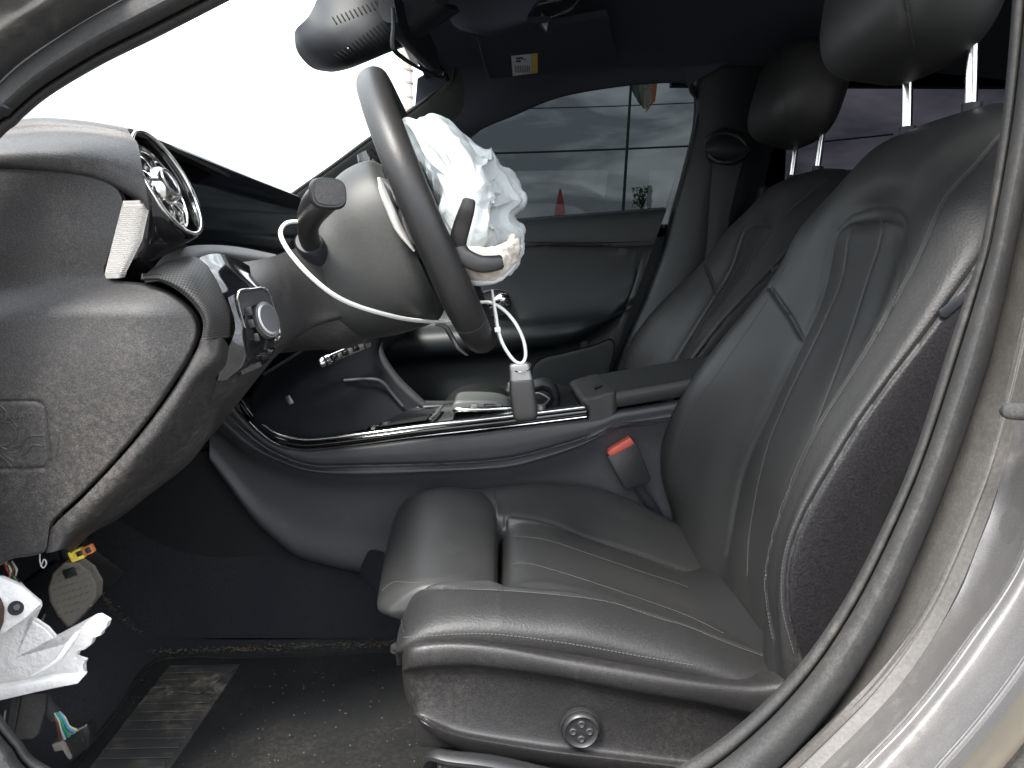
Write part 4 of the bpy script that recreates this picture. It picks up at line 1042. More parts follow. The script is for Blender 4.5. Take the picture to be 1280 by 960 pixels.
sc.part('stalk_boot', loft([[q + r * (A(1, 0, -.25) * math.cos(w) / 1.03 + A(.1, .55, .8) * math.sin(w)) + A(-.01, -.6, .35) * h for w in np.linspace(0, 2 * math.pi, 26, endpoint=False)] for r, h in ((.020, -.03), (.0175, .0), (.0155, .004), (.011, .005))], smooth=False), M['softdark'], sko)

# ------------------------------------------------------------------ steering wheel
sw = Thing('steering_wheel', 'black leather steering wheel seen nearly edge-on, with a seam ring low on its rim', 'steering wheel', WC)
def rimtube(a0, a1, n, r_, R_=.178, k=22, closed=False):
    rings = []
    for w in np.linspace(a0, a1, n, endpoint=not closed):
        c = WC + R_ * (math.cos(w) * wy * 1.0 + math.sin(w) * wu)
        if math.sin(w) < -.82: c = c + wu * (.012 * (-math.sin(w) - .82) / .18)
        rad_ = -(math.cos(w) * wy + math.sin(w) * wu)
        rr = r_(w) if callable(r_) else r_
        rings.append([c + rr * (math.cos(q) * wn * 1.0 + math.sin(q) * rad_ * .86) for q in np.linspace(0, 2 * math.pi, k, endpoint=False)])
    if not closed: return loft(rings, smooth=False)
    return grid(np.array(rings), 0, True, True, flip=None)
rimm = rimtube(0, 2 * math.pi, 140, lambda w: .0188 + .0015 * math.exp(-((w - math.radians(215)) / .25) ** 2), closed=True)
bmn = rimm.normals(); cc_ = rimm.V - WC; tor_c = cc_ - np.outer(cc_ @ wn, wn); tor_c = WC + tor_c / np.linalg.norm(tor_c, axis=1)[:, None] * .178
if ((rimm.V - tor_c) * bmn).sum() < 0: rimm.F = [f[::-1] for f in rimm.F]
rmo = sw.part('rim', rimm, M['rim'], smooth=70)
ws = math.radians(180 + 42)
for w0 in (math.radians(180 + 48), math.radians(312)):
    sw.part('seam_ring', rimtube(w0 - .006, w0 + .006, 3, .0202), M['hard2'], rmo)
# seam on the inner side of the rim
# spokes and lower silver spoke edge
for s_ in (1, -1):
    rg = []
    for t, hw_, th in ((.155, .018, .008), (.12, .022, .009), (.08, .034, .012), (.045, .045, .015)):
        c = WC - wn * (.014 + (.155 - t) * .14) + wy * s_ * -t - wu * .012
        rg.append([c + wu * a * hw_ + wn * b * th for a, b in ((1, 0), (.7, .8), (0, 1), (-.7, .8), (-1, 0), (-.7, -.8), (0, -1), (.7, -.8))])
    sw.part('spoke', loft(rg, 4, 3), M['black'])
rg = []
for t, hw_, th in ((.168, .014, .007), (.13, .018, .008), (.09, .026, .010), (.05, .035, .013)):
    c = WC - wn * (.012 + (.168 - t) * .16) - wu * t
    rg.append([c + wy * a * hw_ + wn * b * th for a, b in ((1, 0), (.7, .8), (0, 1), (-.7, .8), (-1, 0), (-.7, -.8), (0, -1), (.7, -.8))])
lsp = sw.part('lower_spoke', loft(rg, 4, 3), M['black'])
sw.part('spoke_trim', tube([(544, 406, -.40), (556, 408, -.40), (564, 420, -.39), (572, 434, -.385), (584, 444, -.38)], [.0012, .003, .0034, .003, .0015], 8, 5, 1.6), M['silver'], lsp)
sw.part('hub', loft([[WC - wn * s_ + r * (math.cos(w) * wy + math.sin(w) * wu) for w in np.linspace(0, 2 * math.pi, 32, endpoint=False)] for s_, r in ((.045, .075), (.01, .082), (-.012, .078), (-.016, .06))], smooth=False), M['black'])
# torn horn-pad cover flap in two arms
def flap(ptsc, w_, name, label=None):
    c = cr(np.array(ptsc, float), 6); tg_ = np.gradient(c[:, :2], axis=0); tg_ /= np.linalg.norm(tg_, axis=1)[:, None] + 1e-9
    rings = []
    for i, (q, t) in enumerate(zip(c, tg_)):
        nn = np.array([-t[1], t[0]]); e = min(1, min(i, len(c) - 1 - i) / 2.0 + .72); wd = q[3] * e
        rings.append([P(q[0] + nn[0] * a * wd, q[1] + nn[1] * a * wd, q[2] + b * .004) for a, b in ((1, 0), (.8, -.9), (0, -1.3), (-.8, -.9), (-1, 0), (-.8, .9), (0, 1), (.8, .9))])
    return sw.part(name, loft(rings, 2, 3), M['keyblack'], label=label)
flap([(572, 322, -.52, 10), (573, 300, -.53, 11), (578, 280, -.535, 11), (583, 264, -.54, 10), (587, 248, -.54, 8)], 10, 'cover_flap', 'upper arm of the torn black cover over the airbag')
flap([(570, 304, -.525, 10), (580, 320, -.53, 11), (597, 329, -.535, 11), (612, 330, -.535, 10.5), (629, 327, -.53, 9)], 10, 'cover_flap', 'lower curved arm of the torn black cover')

# ------------------------------------------------------------------ deflated airbag
olp = [(512, 172), (506, 158), (508, 152), (520, 156), (531, 152), (540, 146), (556, 147), (572, 153), (587, 162), (600, 175), (608, 179), (616, 178), (624, 189), (630, 204), (637, 214), (645, 232), (653, 247), (652, 256), (642, 270), (645, 280), (652, 290), (651, 305), (646, 322), (636, 338), (620, 347), (600, 351), (584, 345), (570, 330), (558, 315), (545, 290), (532, 255), (520, 210)]
oc = cr(np.array(olp, float), 8, True); oc = resample(np.vstack([oc, oc[:1]]), 321)[:-1]
ce = np.array([583., 250.]); NP, NT = 150, len(oc)
V = []
from mathutils import noise as nz_
def ridged(p, s_):
    v = Vector(p) * s_; w_ = Vector((nz_.noise(v * .5 + Vector((3, 1, 7))), nz_.noise(v * .5 + Vector((9, 4, 2))), nz_.noise(v * .5))) * 1.1
    return 1 - abs(nz_.noise(v + w_)) * 2.2
grid_ = []
for i in range(NP + 1):
    ph = -math.pi / 2 + math.pi * i / NP; row = []
    cp, sp = math.cos(ph), math.sin(ph)
    for q in oc:
        v = ce + (q - ce) * (abs(cp) ** .62)
        Y = -.385 + (-.105 if sp < 0 else .13) * abs(sp) ** 1.1 * 1.0
        # the bag leans away from the wheel at its top
        Y += (v[1] - 250) * .00005
        row.append(P(v[0], v[1], Y))
    grid_.append(row)
G = np.array(grid_); gu = np.gradient(G, axis=0); gv = np.roll(G, -1, 1) - np.roll(G, 1, 1); N = np.cross(gu, gv); N /= np.linalg.norm(N, axis=2)[..., None] + 1e-9
if (N * (G - G.mean((0, 1)))).sum() < 0: N = -N
for i in range(NP + 1):
    for j in range(NT):
        p_ = G[i, j]; e = min(1, abs(i - NP / 2) / 6 + .35) * min(1, i / 8 + .0) * min(1, (NP - i) / 8)
        low_ = 1 if p_[2] < .87 else 0
        a1 = ridged(p_ * A(1, 1, .8) + A(.3, .1, .2), 9); a2 = ridged(p_ + A(5, 2, 1), 21); a3 = nz_.noise(Vector(p_) * 45)
        d = .017 * max(a1, -.6) + .0065 * max(a2, -.7) + .0016 * max(ridged(p_ + A(3, 3, 3), 40), -.7) - .016
        G[i, j] = p_ + N[i, j] * d * e
bag = grid(G, 0, False, True, outward=True)
ab = Thing('airbag', 'crumpled white deflated airbag spilling out of the steering wheel', 'airbag', P(583, 250, -.385))
bgo = ab.part('bag_cloth', bag, M['bag'], smooth=180)
# soiled lower folds: nested rolls
for k, (dy, w_) in enumerate(((0, 0), (7, 3), (13, 6), (19, 10))):
    pts_ = [(556 + w_, 338 - dy * .8, -.455), (574, 346 - dy, -.475), (600, 352 - dy, -.485), (624, 346 - dy, -.475), (640 - w_ * .5, 330 - dy, -.455), (650 - w_, 308 - dy * .7, -.435)]
    t_ = tube(pts_, [.003, .0045, .005, .005, .0045, .003], 10, 8, 1.5)
    nn_ = t_.normals(); t_.V = t_.V + nn_ * np.array([[.0018 * nz_.noise(Vector(v) * 90)] for v in t_.V])
    ab.part('lower_fold', t_, M['bagdirty'] if k else M['bag'], bgo, smooth=180)
cupm = patch([[(556, 318, -.46), (585, 312, -.50), (620, 312, -.50), (648, 300, -.46)], [(566, 332, -.475), (590, 332, -.51), (622, 330, -.505), (646, 316, -.465)], [(572, 344, -.465), (598, 350, -.485), (622, 346, -.48), (642, 328, -.455)]], 14, 14, .003)
nn_ = cupm.normals(); cupm.V = cupm.V + nn_ * np.array([[.0035 * ridged(v, 40) + .002 * ridged(v, 90)] for v in cupm.V])
ab.part('soiled_fold', cupm, M['bagdirty'], bgo, smooth=180)

# ------------------------------------------------------------------ cable ties and the key
tiem = M['tie']
ct = Thing('cable_tie', 'long white plastic cable tie looping from the stalk under the steering column', 'cable tie', P(360, 300, -.5))
ct.part('tie_strap', tube([(392, 290, -.455), (384, 279, -.49), (372, 277, -.51), (358, 279, -.52), (351, 288, -.525), (353, 300, -.53), (364, 318, -.53), (385, 342, -.53), (412, 365, -.525), (440, 380, -.51), (478, 392, -.485), (516, 400, -.44), (560, 402, -.38), (600, 392, -.40)], [.0022] * 14, 8, 6, 1.3), tiem)
kt = Thing('cable_tie', 'white cable tie loop with its square lock holding the car key below the wheel', 'cable tie', P(640, 420, -.45))
kt.part('tie_strap', tube([(600, 378, -.44), (612, 378, -.445), (628, 386, -.45), (643, 402, -.455), (654, 424, -.455), (657, 444, -.452), (652, 454, -.45), (642, 450, -.452), (630, 433, -.455), (623, 414, -.457), (619, 390, -.459), (615, 362, -.46)], [.0021] * 11 + [.0014], 8, 6, 1.3), tiem)
kt.part('tie_lock', box(P(622, 412, -.459), (.0072, .0045, .0058), axes((1, 0, .1)), .0008), tiem)
ky = Thing('car_key', 'black car key with a silver top hanging from the white cable tie', 'key', P(655, 525, -.45))
c = P(653, 459, -.45)
ky.part('key_ring', tube([c + .0105 * math.cos(w) * A(1, 0, .12) + .0105 * math.sin(w) * A(0, .85, .45) for w in np.linspace(0, 2 * math.pi, 26, endpoint=False)], .0011, 8, 1, closed=True), M['chrome'])
def keyring(cx, y, hw_, hy, e=3.5, n=28): 
    c = P(cx, y, -.45); return [c + hw_ * math.copysign(abs(math.cos(w)) ** (2 / e), math.cos(w)) * A(1, 0, .06) + hy * math.copysign(abs(math.sin(w)) ** (2 / e), math.sin(w)) * A(.05, 1, 0) for w in np.linspace(0, 2 * math.pi, n, endpoint=False)]
ky.part('silver_top', loft([keyring(649, 454, .011, .004), keyring(649, 457, .0125, .0055), keyring(650.5, 466, .0130, .0062), keyring(652, 476, .0140, .0066), keyring(653, 481, .0142, .0066)], 4, 1), M['silver'])
ky.part('key_body', loft([keyring(652, 474, .0130, .0062), keyring(652, 477, .0146, .0075), keyring(653, 490, .0154, .0085), keyring(655, 505, .0155, .0088), keyring(656.5, 517, .0152, .0085), keyring(657, 523, .0135, .0072), keyring(657, 526, .0095, .0045)], 5, 1), M['keyblack'])

# ------------------------------------------------------------------ centre console
co = Thing('centre_console', 'dark centre console with chrome edged gloss black deck between the front seats', 'console', (-.1, 0, .3))
xs = [262, 285, 305, 325, 345, 370, 400, 440, 480, 520, 560, 600, 640, 680, 710, 731, 750, 772, 800, 840, 890, 960, 1050]
c1 = lerpx([(255, 470), (285, 497), (305, 520), (322, 538), (345, 553), (372, 560), (400, 561), (460, 555), (520, 548), (600, 540), (660, 532), (731, 523), (750, 520), (772, 512), (880, 494), (1050, 462)], xs)
c2 = lerpx([(255, 490), (285, 520), (305, 538), (330, 559), (365, 576), (400, 583), (506, 581), (570, 579), (629, 575), (690, 560), (731, 547), (772, 530), (880, 512), (1050, 480)], xs)
c3 = lerpx([(255, 520), (285, 545), (305, 562), (330, 574), (383, 594), (453, 599), (541, 595), (600, 592), (646, 588), (700, 572), (731, 559), (772, 536), (880, 524), (1050, 495)], xs)
c4 = lerpx([(255, 565), (275, 590), (300, 625), (330, 660), (370, 690), (420, 706), (470, 713), (560, 718), (731, 718), (1050, 718)], xs)
def blend(a, b, t): return [(p_[0], p_[1] * (1 - t) + q_[1] * t) for p_, q_ in zip(a, b)]
rows = [[(x, y, -.108) for x, y in c1], [(x, y + 3, -.122) for x, y in c1], [(x, y, -.1265) for x, y in blend(c1, c2, .5)], [(x, y - 1, -.126) for x, y in c2], [(x, y + 3, -.1285) for x, y in c2], [(x, y, -.136) for x, y in blend(c2, c3, .55)], [(x, y, -.132) for x, y in c3], [(x, y, -.1245) for x, y in blend(c3, c4, .18)], [(x, y, -.126) for x, y in blend(c3, c4, .6)], [(x, y, -.132) for x, y in c4], [(x, y + 6, -.118) for x, y in c4]]
csm = patch(rows, 8, 4, .004)
csm.groove([([(x, y) for x, y in c2 if 290 < x < 740], .0045, .0022)])
M['conside'] = mat('console_side_plastic', (.030, .030, .034), .46, bump=('vor', 700, .3, .0004), dust=(.25, (.13, .12, .11), 6, 110))
co.part('side_panel', csm, M['conside'])
# gloss rim and chrome line
rimx = [300, 312, 325, 345, 372, 400, 460, 520, 600, 660, 733]
cy = lerpx([(300, 503), (312, 520), (325, 533), (345, 547), (372, 554), (400, 554), (460, 547), (520, 539), (600, 530), (660, 523), (733, 514)], rimx)
rows = [[(x, y - 9 if x > 320 else y - 5, -.098) for x, y in cy], [(x, y - 6, -.108) for x, y in cy], [(x, y - 2, -.1155) for x, y in cy], [(x, y + 3, -.117) for x, y in cy], [(x, y + 8, -.110) for x, y in cy]]
co.part('gloss_rim', patch(rows, 5, 6, .003), M['gloss'])
co.part('chrome_strip', tube([(x, y - 5.5, -.111) for x, y in cy], [.0012, .0020, .0024] + [.0025] * 8, 10, 5, 1.0), M['chrome'])
co.part('lower_chrome_line', tube([(x, y + 7, -.116) for x, y in cy[1:]], .0011, 8, 5), M['chrome'])
# deck
dk = []
for t, Y in ((0, -.100), (.3, -.05), (.6, .02), (1, .105)):
    r = []
    for x, y in cy[3:] + [(790, 506)]:
        q = P(x, y - 8, -.10); r.append(A(q[0], Y, q[2] - .001))
    dk.append(r)
dk = [[A(-.50, r[0][1], .68), A(-.44, r[0][1], .635)] + r for r in dk]
co.part('gloss_deck', patch(dk, 4, 5, .01), M['gloss'])
co.part('console_core', box((.06, 0, .42), (.80, .20, .30)), M['blackm'])
co.part('console_core', box((-.52, 0, .42), (.40, .20, .30)), M['blackm'])
co.part('far_side', box((-.05, .118, .50), (1.0, .012, .24), bev=.004), M['softdark'])
def dz(x): q = P(x, float(np.interp(x, [a for a, b in cy], [b for a, b in cy])) - 8, -.10); return q[2]
def on(x, y): 
    q = PZ(x, y, dz(min(733, max(300, x))) + .002); return q
# storage tray frames
def fr_tube(pl, r, nm, m_=None): return co.part(nm, tube([on(*q) + A(0, 0, .002) for q in pl], r, 8, 3, 1.5), m_ or M['silver'])
fr_tube([(466, 537), (476, 524), (486, 513), (500, 511.5), (548, 509), (551, 511), (546, 518), (538, 525)], .0022, 'tray_frame')
fr_tube([(437, 536), (444, 529), (452, 523)], .0018, 'tray_bar')
wl = [on(x, y) + A(0, 0, .0008) for x, y in ((474, 534), (488, 515), (545, 512), (533, 526))]
co.part('storage_well', prism(wl, (0, 0, .001), .0003), M['blackm'])
co.part('socket_cap', tube([on(483, 531) + A(0, 0, -.001), on(483, 531) + A(0, 0, .006)], [.009, .007], 16, 1), M['hard'])
for x0, x1 in ((436, 452), (458, 476)):
    bl_ = [on(x0 + 2, 536) + A(0, 0, .001), on(x0 + 14, 523) + A(0, 0, .001), on(x1 + 10, 522) + A(0, 0, .001), on(x1 - 2, 534) + A(0, 0, .001)]
    co.part('rocker_plate', prism(bl_, (0, 0, .003), .001), M['gloss'])
# touch pad with hand rest
zp = dz(600)
pad_ = [[A(-.085, Y, zp + .001), A(-.078, Y, zp + .018), A(-.05, Y, zp + .021), A(-.01, Y, zp + .019), A(.012, Y, zp + .012), A(.020, Y, zp + .001)] for Y in (-.052, -.050, -.02, .03, .048, .050)]
for r in (0, -1):
    pad_[r] = [A(q[0], q[1], zp + .001) for q in pad_[r]]
tpo = co.part('touch_pad', patch(pad_, 5, 5, .003), M['padgrey'])
co.part('pad_chrome_side', tube([A(-.08, -.055, zp + .003), A(-.07, -.058, zp + .006), A(-.02, -.058, zp + .007), (A(.014, -.055, zp + .008)), A(.028, -.046, zp + .006), A(.024, -.03, zp + .003)], [.003, .0048, .0052, .0048, .0036, .002], 12, 6, 1.2), M['chrome'], tpo)
co.part('pad_button', box(A(-.045, -.0585, zp + .0125), (.012, .006, .008), bev=.002), M['silver'], tpo)
co.part('pad_slot', box(A(-.012, -.0575, zp + .0135), (.034, .006, .006), bev=.0025), M['gloss'], tpo)
# roller under an arch
arc = []
for w in np.linspace(0, math.pi, 9):
    arc.append(P(678 - 17 * math.cos(w), 500 - 20 * math.sin(w), .03))
co.part('hand_rest_arch', tube(arc, [.006, .009, .011, .012, .012, .012, .011, .009, .007], 12, 5, 1.4), M['softdark'])
co.part('arch_chrome', tube([P(670 + dx, 501 - dy, .015) for dx, dy in ((-2, 9), (3, 10), (10, 7), (17, 2), (21, -2))], .0018, 8, 4), M['silver'])
co.part('mode_switch', tube([on(676, 512), on(676, 512) + A(0, 0, .008)], .008, 16, 1), M['silver'])
co.part('end_button', tube([P(635, 489, .03), P(637, 482, .03), P(636, 478, .03)], [.004, .005, .003], 10, 3), M['silver'])
# armrest front cap
capo = [(727, 505), (730, 498), (746, 492.5), (767, 488), (771, 494), (771, 512), (766, 531), (755, 545), (742, 551), (730, 555), (732, 540), (735, 520), (732, 510)]
cpm = disc_panel(capo, (750, 505), lambda x, y: -.124, .215, .009, 16, 2)
co.part('armrest_cap', cpm, M['hard'])
M['capm'] = M['hard']
ctop = [[A(q[0], Y, q[2] + dz_) for q, dz_ in zip([P(727, 489, -.115), P(731, 483, -.115), P(748, 477.5, -.115), P(768, 472.5, -.115)], (0, 0, 0, 0))] for Y in (-.118, -.06, .04, .11)]
bt_ = [PZ(x, y, P(750, 491, -.118)[2] + .0012) for x, y in ((741, 482), (756, 479), (759, 482), (743, 486))]
co.part('release_button', prism(bt_, (0, 0, .0015), .0008), M['shroud'])
# armrest lid
rings = []
for X, zt, zb, s_ in ((.186, .668, .648, .90), (.192, .674, .644, 1), (.26, .686, .655, 1), (.34, .700, .668, 1), (.42, .714, .680, 1), (.50, .728, .690, 1)):
    ring = []
    for Y, f_z in ((-.118, .15), (-.120, .55), (-.117, .84), (-.108, .97), (-.05, 1.02), (.04, 1.02), (.10, .98), (.113, .80), (.115, .4), (.110, .05), (.03, 0), (-.06, 0), (-.11, .03)):
        ring.append(A(X, Y, zb + (zt - zb) * (.5 + (f_z - .5) * s_)))
    rings.append(ring)
lid = loft(rings, 6, 3)
lido = co.part('armrest_lid', lid, M['leather'])
lb_ = lid.bvh(); st = Msh()
st.join(stitches(lid, [(773, 495), (800, 489), (840, 480), (884, 470)], bvh=lb_)); st.join(stitches(lid, [(773, 498), (800, 492), (840, 483), (884, 473)], bvh=lb_))
co.part('stitching', st, M['thread'], lido, smooth=0, kind='stuff')

# front stack between dash and console
sk_ = [[(330, 470, -.20), (370, 445, -.16), (400, 425, -.12), (440, 405, -.09), (478, 395, -.08), (500, 390, -.08)],
       [(318, 492, -.17), (350, 480, -.13), (395, 462, -.10), (440, 440, -.08), (470, 425, -.07), (480, 424, -.06)],
       [(315, 510, -.13), (345, 500, -.115), (395, 485, -.10), (440, 465, -.08), (465, 455, -.07), (478, 448, -.06)],
       [(320, 528, -.115), (350, 530, -.11), (395, 525, -.10), (440, 510, -.085), (478, 490, -.07), (497, 480, -.06)],
       [(340, 545, -.11), (370, 548, -.105), (410, 545, -.10), (460, 535, -.085), (505, 515, -.07), (528, 506, -.06)]]
stm = patch(sk_, 6, 6, .005)
stm.groove([([(352, 560), (370, 520), (400, 495), (440, 482), (478, 478), (490, 492), (504, 508)], .004, .003)])
M['stackm'] = mat('stack_plastic', (.007, .008, .011), .6, spec=.18)
cs = Thing('centre_stack', 'dark lower centre stack with chrome climate switches above the console', 'control panel', (-.35, -.05, .6))
cs.part('stack_panel', stm, M['stackm'])
cs.part('stack_edge', tube([(500, 388, -.055), (486, 405, -.055), (476, 422, -.055), (475, 440, -.055), (483, 458, -.055), (498, 478, -.055), (516, 496, -.055), (530, 507, -.055)], [.007, .0072, .0072, .0072, .0078, .0085, .009, .007], 12, 6, 1.0), M['conside'])
cs.part('inner_edge', tube([(430, 476, -.085), (462, 474, -.085), (478, 478, -.083), (492, 494, -.08), (504, 508, -.08)], .0035, 10, 5), M['conside'])
# climate toggles
dr = P(405, 452, -.145); axd = P(460, 430, -.10) - P(400, 455, -.15); axd /= np.linalg.norm(axd)
cs.part('climate_roller', tube([dr - axd * .009, dr - axd * .004, dr + axd * .001, dr + axd * .009], [.0065, .0092, .0085, .0092], 20, 1), M['chrome'])
cs.part('roller_groove', tube([dr - axd * .001, dr + axd * .002], .0094, 20, 1), M['blackm'])
for k, t in enumerate((.018, .028, .038, .048, .058, .068)):
    cs.part('climate_switch', box(dr + axd * t, (.0085, .008, .0075), axes(axd), .0015), M['gloss' if k % 2 == 0 else 'silver'])
cs.part('switch_rail', tube([dr + axd * .010 + A(0, -.004, -.006), dr + axd * .076 + A(0, -.004, -.006)], .0016, 8, 1), M['chrome'])
cs.part('switch_rail', tube([dr + axd * .010 + A(0, -.004, .006), dr + axd * .076 + A(0, -.004, .006)], .0014, 8, 1), M['chrome'])
cs.part('end_roller', tube([dr + axd * .074, dr + axd * .083], [.0085, .0075], 16, 1), M['chrome'])
cs.part('switch_tab', tube([dr + axd * .074 + A(0, 0, .006), dr + axd * .072 + A(0, 0, .018)], [.002, .0012], 8, 1), M['silver'])
gv = [(338, 505), (360, 493), (368, 499), (346, 515)]
cs.part('stack_clip', box(P(362, 500, -.135), (.010, .006, .016), axes((1, 0, .5)), .002), M['silver'])

# ------------------------------------------------------------------ far front door
pd = Thing('passenger_door', 'dark passenger door trim with armrest, chrome door handle and tinted window', 'car door', (.1, .68, .4))
xs = [480, 540, 600, 650, 700, 750, 790, 815, 832]
T0 = lerpx([(480, 295), (600, 281), (650, 275), (740, 268), (832, 261)], xs)
T1 = lerpx([(480, 322), (650, 309), (770, 309), (832, 306)], xs)
T2 = lerpx([(480, 420), (650, 409), (780, 401), (832, 380)], xs)
T3 = lerpx([(480, 450), (655, 436), (740, 424), (790, 405), (832, 385)], xs)
T4 = lerpx([(480, 560), (832, 540)], xs)
rows = [[(x, y, .700) for x, y in T0], [(x, y - 1, .672) for x, y in T0], [(x, y + 5, .655) for x, y in T0], [(x, y - 2, .652) for x, y in T1], [(x, y + 2, .662) for x, y in T1], [(x, y, .668) for x, y in blend(T1, T2, .5)], [(x, y - 12, .655) for x, y in T2], [(x, y, .612) for x, y in T2], [(x, y, .600) for x, y in blend(T2, T3, .5)], [(x, y, .618) for x, y in T3], [(x, y + 8, .668) for x, y in T3], [(x, y, .67) for x, y in blend(T3, T4, .5)], [(x, y, .68) for x, y in T4]]
for r in rows:                                     # armrest fades out towards the rear edge
    for i, (x, y, Y) in enumerate(r):
        if x > 770: r[i] = (x, y, Y + (.662 - Y) * min(1, (x - 770) / 35) if Y < .65 else Y)
rows = [[(x - max(0, (x - 700) / 132) * max(0, y - 265) * .36, y, Y) for x, y, Y in r] for r in rows]
dm = patch(rows, 5, 7, .012)
dm.groove([([(560, 314), (650, 309), (740, 308.5), (775, 310), (792, 316), (798, 328), (796, 345), (786, 375), (774, 402), (756, 418), (720, 430), (655, 438), (560, 446)], .004, .0035),
           ([(802, 322), (829, 320)], .003, .0025), ([(664, 462), (670, 450), (684, 443), (740, 428), (766, 415)], .003, .003)])
pdo = pd.part('door_trim', dm, M['door'])
pd.part('window_sill', tube([(540, 287, .690), (650, 275, .690), (740, 268, .690), (830, 261, .690)], .004, 8, 4), M['blackm'])
# speaker/pocket panel
pk = [(664, 470), (668, 456), (680, 447), (705, 441), (745, 431), (765, 424), (768, 440), (760, 475), (755, 520), (664, 520)]
pd.part('pocket_panel', disc_panel(pk, (712, 480), lambda x, y: .640, .02, .006, 10, 3), M['door'])
# handle in its recess
hb = disc_panel([(602, 366), (620, 362), (633, 366), (638, 378), (634, 390), (622, 394), (602, 394)], (620, 379), lambda x, y: .648, .01, .004, 10, 2)
hbo = pd.part('handle_recess', hb, M['softdark'])
hc_ = cr(np.array([(602, 366), (620, 362), (633, 366), (638, 378), (634, 390), (622, 394), (602, 394)], float), 5)
pd.part('recess_rim', tube([P(x, y, .644) for x, y in hc_], .0020, 8, 1), M['pillar'], hbo)
pd.part('door_handle', tube([(600, 386, .642), (612, 381, .632), (622, 376, .622), (631, 373, .622), (636, 380, .630)], [.006, .009, .014, .016, .008], 14, 5, .6), M['chrome'], hbo)
wn_px = [(480, 330), (480, 250), (520, 210), (560, 183), (600, 158), (640, 140), (700, 117), (780, 103), (845, 99), (868, 104), (884, 128), (876, 180), (864, 240), (852, 290)]
pd.part('window_pane', disc_panel(wn_px, (690, 230), lambda x, y: .705, .004, 0, 6, 10), M['tint'])
for l_ in ([A(.45, .715, .6)],): pass
pd.part('door_skin', box((.02, .745, .64), (1.05, .02, .72)), M['softdark'], smooth=0)

# ------------------------------------------------------------------ rear-view mirror and its housing
rv = Thing('rear_view_mirror', 'black rear-view mirror and ribbed sensor housing at the top of the windscreen', 'mirror', P(440, 50, 0))
ho_ = [[(368, 41, -.03), (372, 34, -.05), (384, 22, -.06), (394, 4, -.05), (402, -20, -.04), (420, -50, -.02)],
       [(370, 60, -.02), (380, 52, -.055), (398, 42, -.075), (412, 26, -.08), (425, 2, -.07), (440, -40, -.04)],
       [(378, 74, -.01), (394, 70, -.05), (414, 60, -.075), (432, 45, -.085), (452, 18, -.08), (480, -30, -.05)],
       [(392, 86, .01), (410, 84, -.03), (432, 76, -.06), (455, 62, -.075), (485, 38, -.075), (520, -10, -.05)],
       [(412, 90, .04), (430, 87, .01), (450, 80, -.02), (472, 70, -.04), (510, 50, -.04), (560, 10, -.02)],
       [(424, 89, .07), (442, 84, .06), (462, 75, .05), (486, 66, .04), (524, 50, .04), (575, 14, .05)]]
rm = patch(ho_, 7, 7, .012)
rmo2 = rv.part('sensor_housing', rm, M['softdark'])
rb = rm.bvh()
for k in range(15):
    t = k / 14
    a0, a1 = np.array([418 + t * 62, 66 - t * 42]), np.array([436 + t * 62, 80 - t * 33])
    h = rm.trace([tuple(a0 + (0, 2)), tuple(a1)], 3, rb)
    if len(h) > 2: rv.part('cooling_rib', tube([a + b * .0008 for a, b in h], .0014, 6, 1), M['blackm'], rmo2, smooth=30)
for k in range(12):
    t = k / 11
    a0, a1 = np.array([416 + t * 58, 22 - t * 22]), np.array([421 + t * 58, 30 - t * 22])
    h = rm.trace([tuple(a0), tuple(a1)], 2, rb)
    if len(h) > 2: rv.part('cooling_rib', tube([a + b * .0008 for a, b in h], .0013, 6, 1), M['blackm'], rmo2, smooth=30)
for (x, y) in ((435, 60),): rv.part('rivet', box(P(x, y, -.087), (.0015, .001, .0015)), M['labelw'], rmo2)
rv.part('housing_body', loft([[P(x, y, Y) for x, y in ((390, 60), (420, 82), (460, 74), (520, 40), (560, -30), (460, -60), (405, -20))] for Y in (-.02, .08)], smooth=False), M['softdark'])
mo = [P(x, y, Y) for x, y, Y in ((489, 12, -.115), (502, 10, -.115), (504, 58, -.115), (556, 96, .13), (554, 66, .13), (530, 30, .13))]
mrings = []
for t in np.linspace(0, 1, 9):
    Y = -.12 + t * .25
    cx, cz = -.165 - .0 * t, 1.265
    e = math.sqrt(max(.0, 1 - (abs(2 * t - 1)) ** 6)) * .98 + .02
    h_ = .034 * (.55 + .45 * e)
    cxx = -.172 + .045 * t
    mrings.append([A(cxx + a * .013 - b * h_ * .20, Y, cz + b * h_) for a, b in ((1, .9), (1.05, 0), (1, -.9), (.6, -1.0), (-.6, -.85), (-1.0, 0), (-.6, .85), (.6, 1.0))])
rv.part('mirror_shell', loft(mrings, 4, 3), M['softdark'])
rv.part('mirror_rim', tube([(491, 10, -.128), (492, 35, -.128), (491, 55, -.126), (496, 66, -.115), (515, 80, -.04), (534, 90, .03), (552, 97, .09), (556, 90, .11)], [.003, .0042, .0045, .004, .003, .003, .003, .002], 8, 5), M['door'])
rv.part('mirror_arm', tube([(500, 20, 0), (520, 0, 0), (545, -30, 0)], .016, 12, 4), M['softdark'])

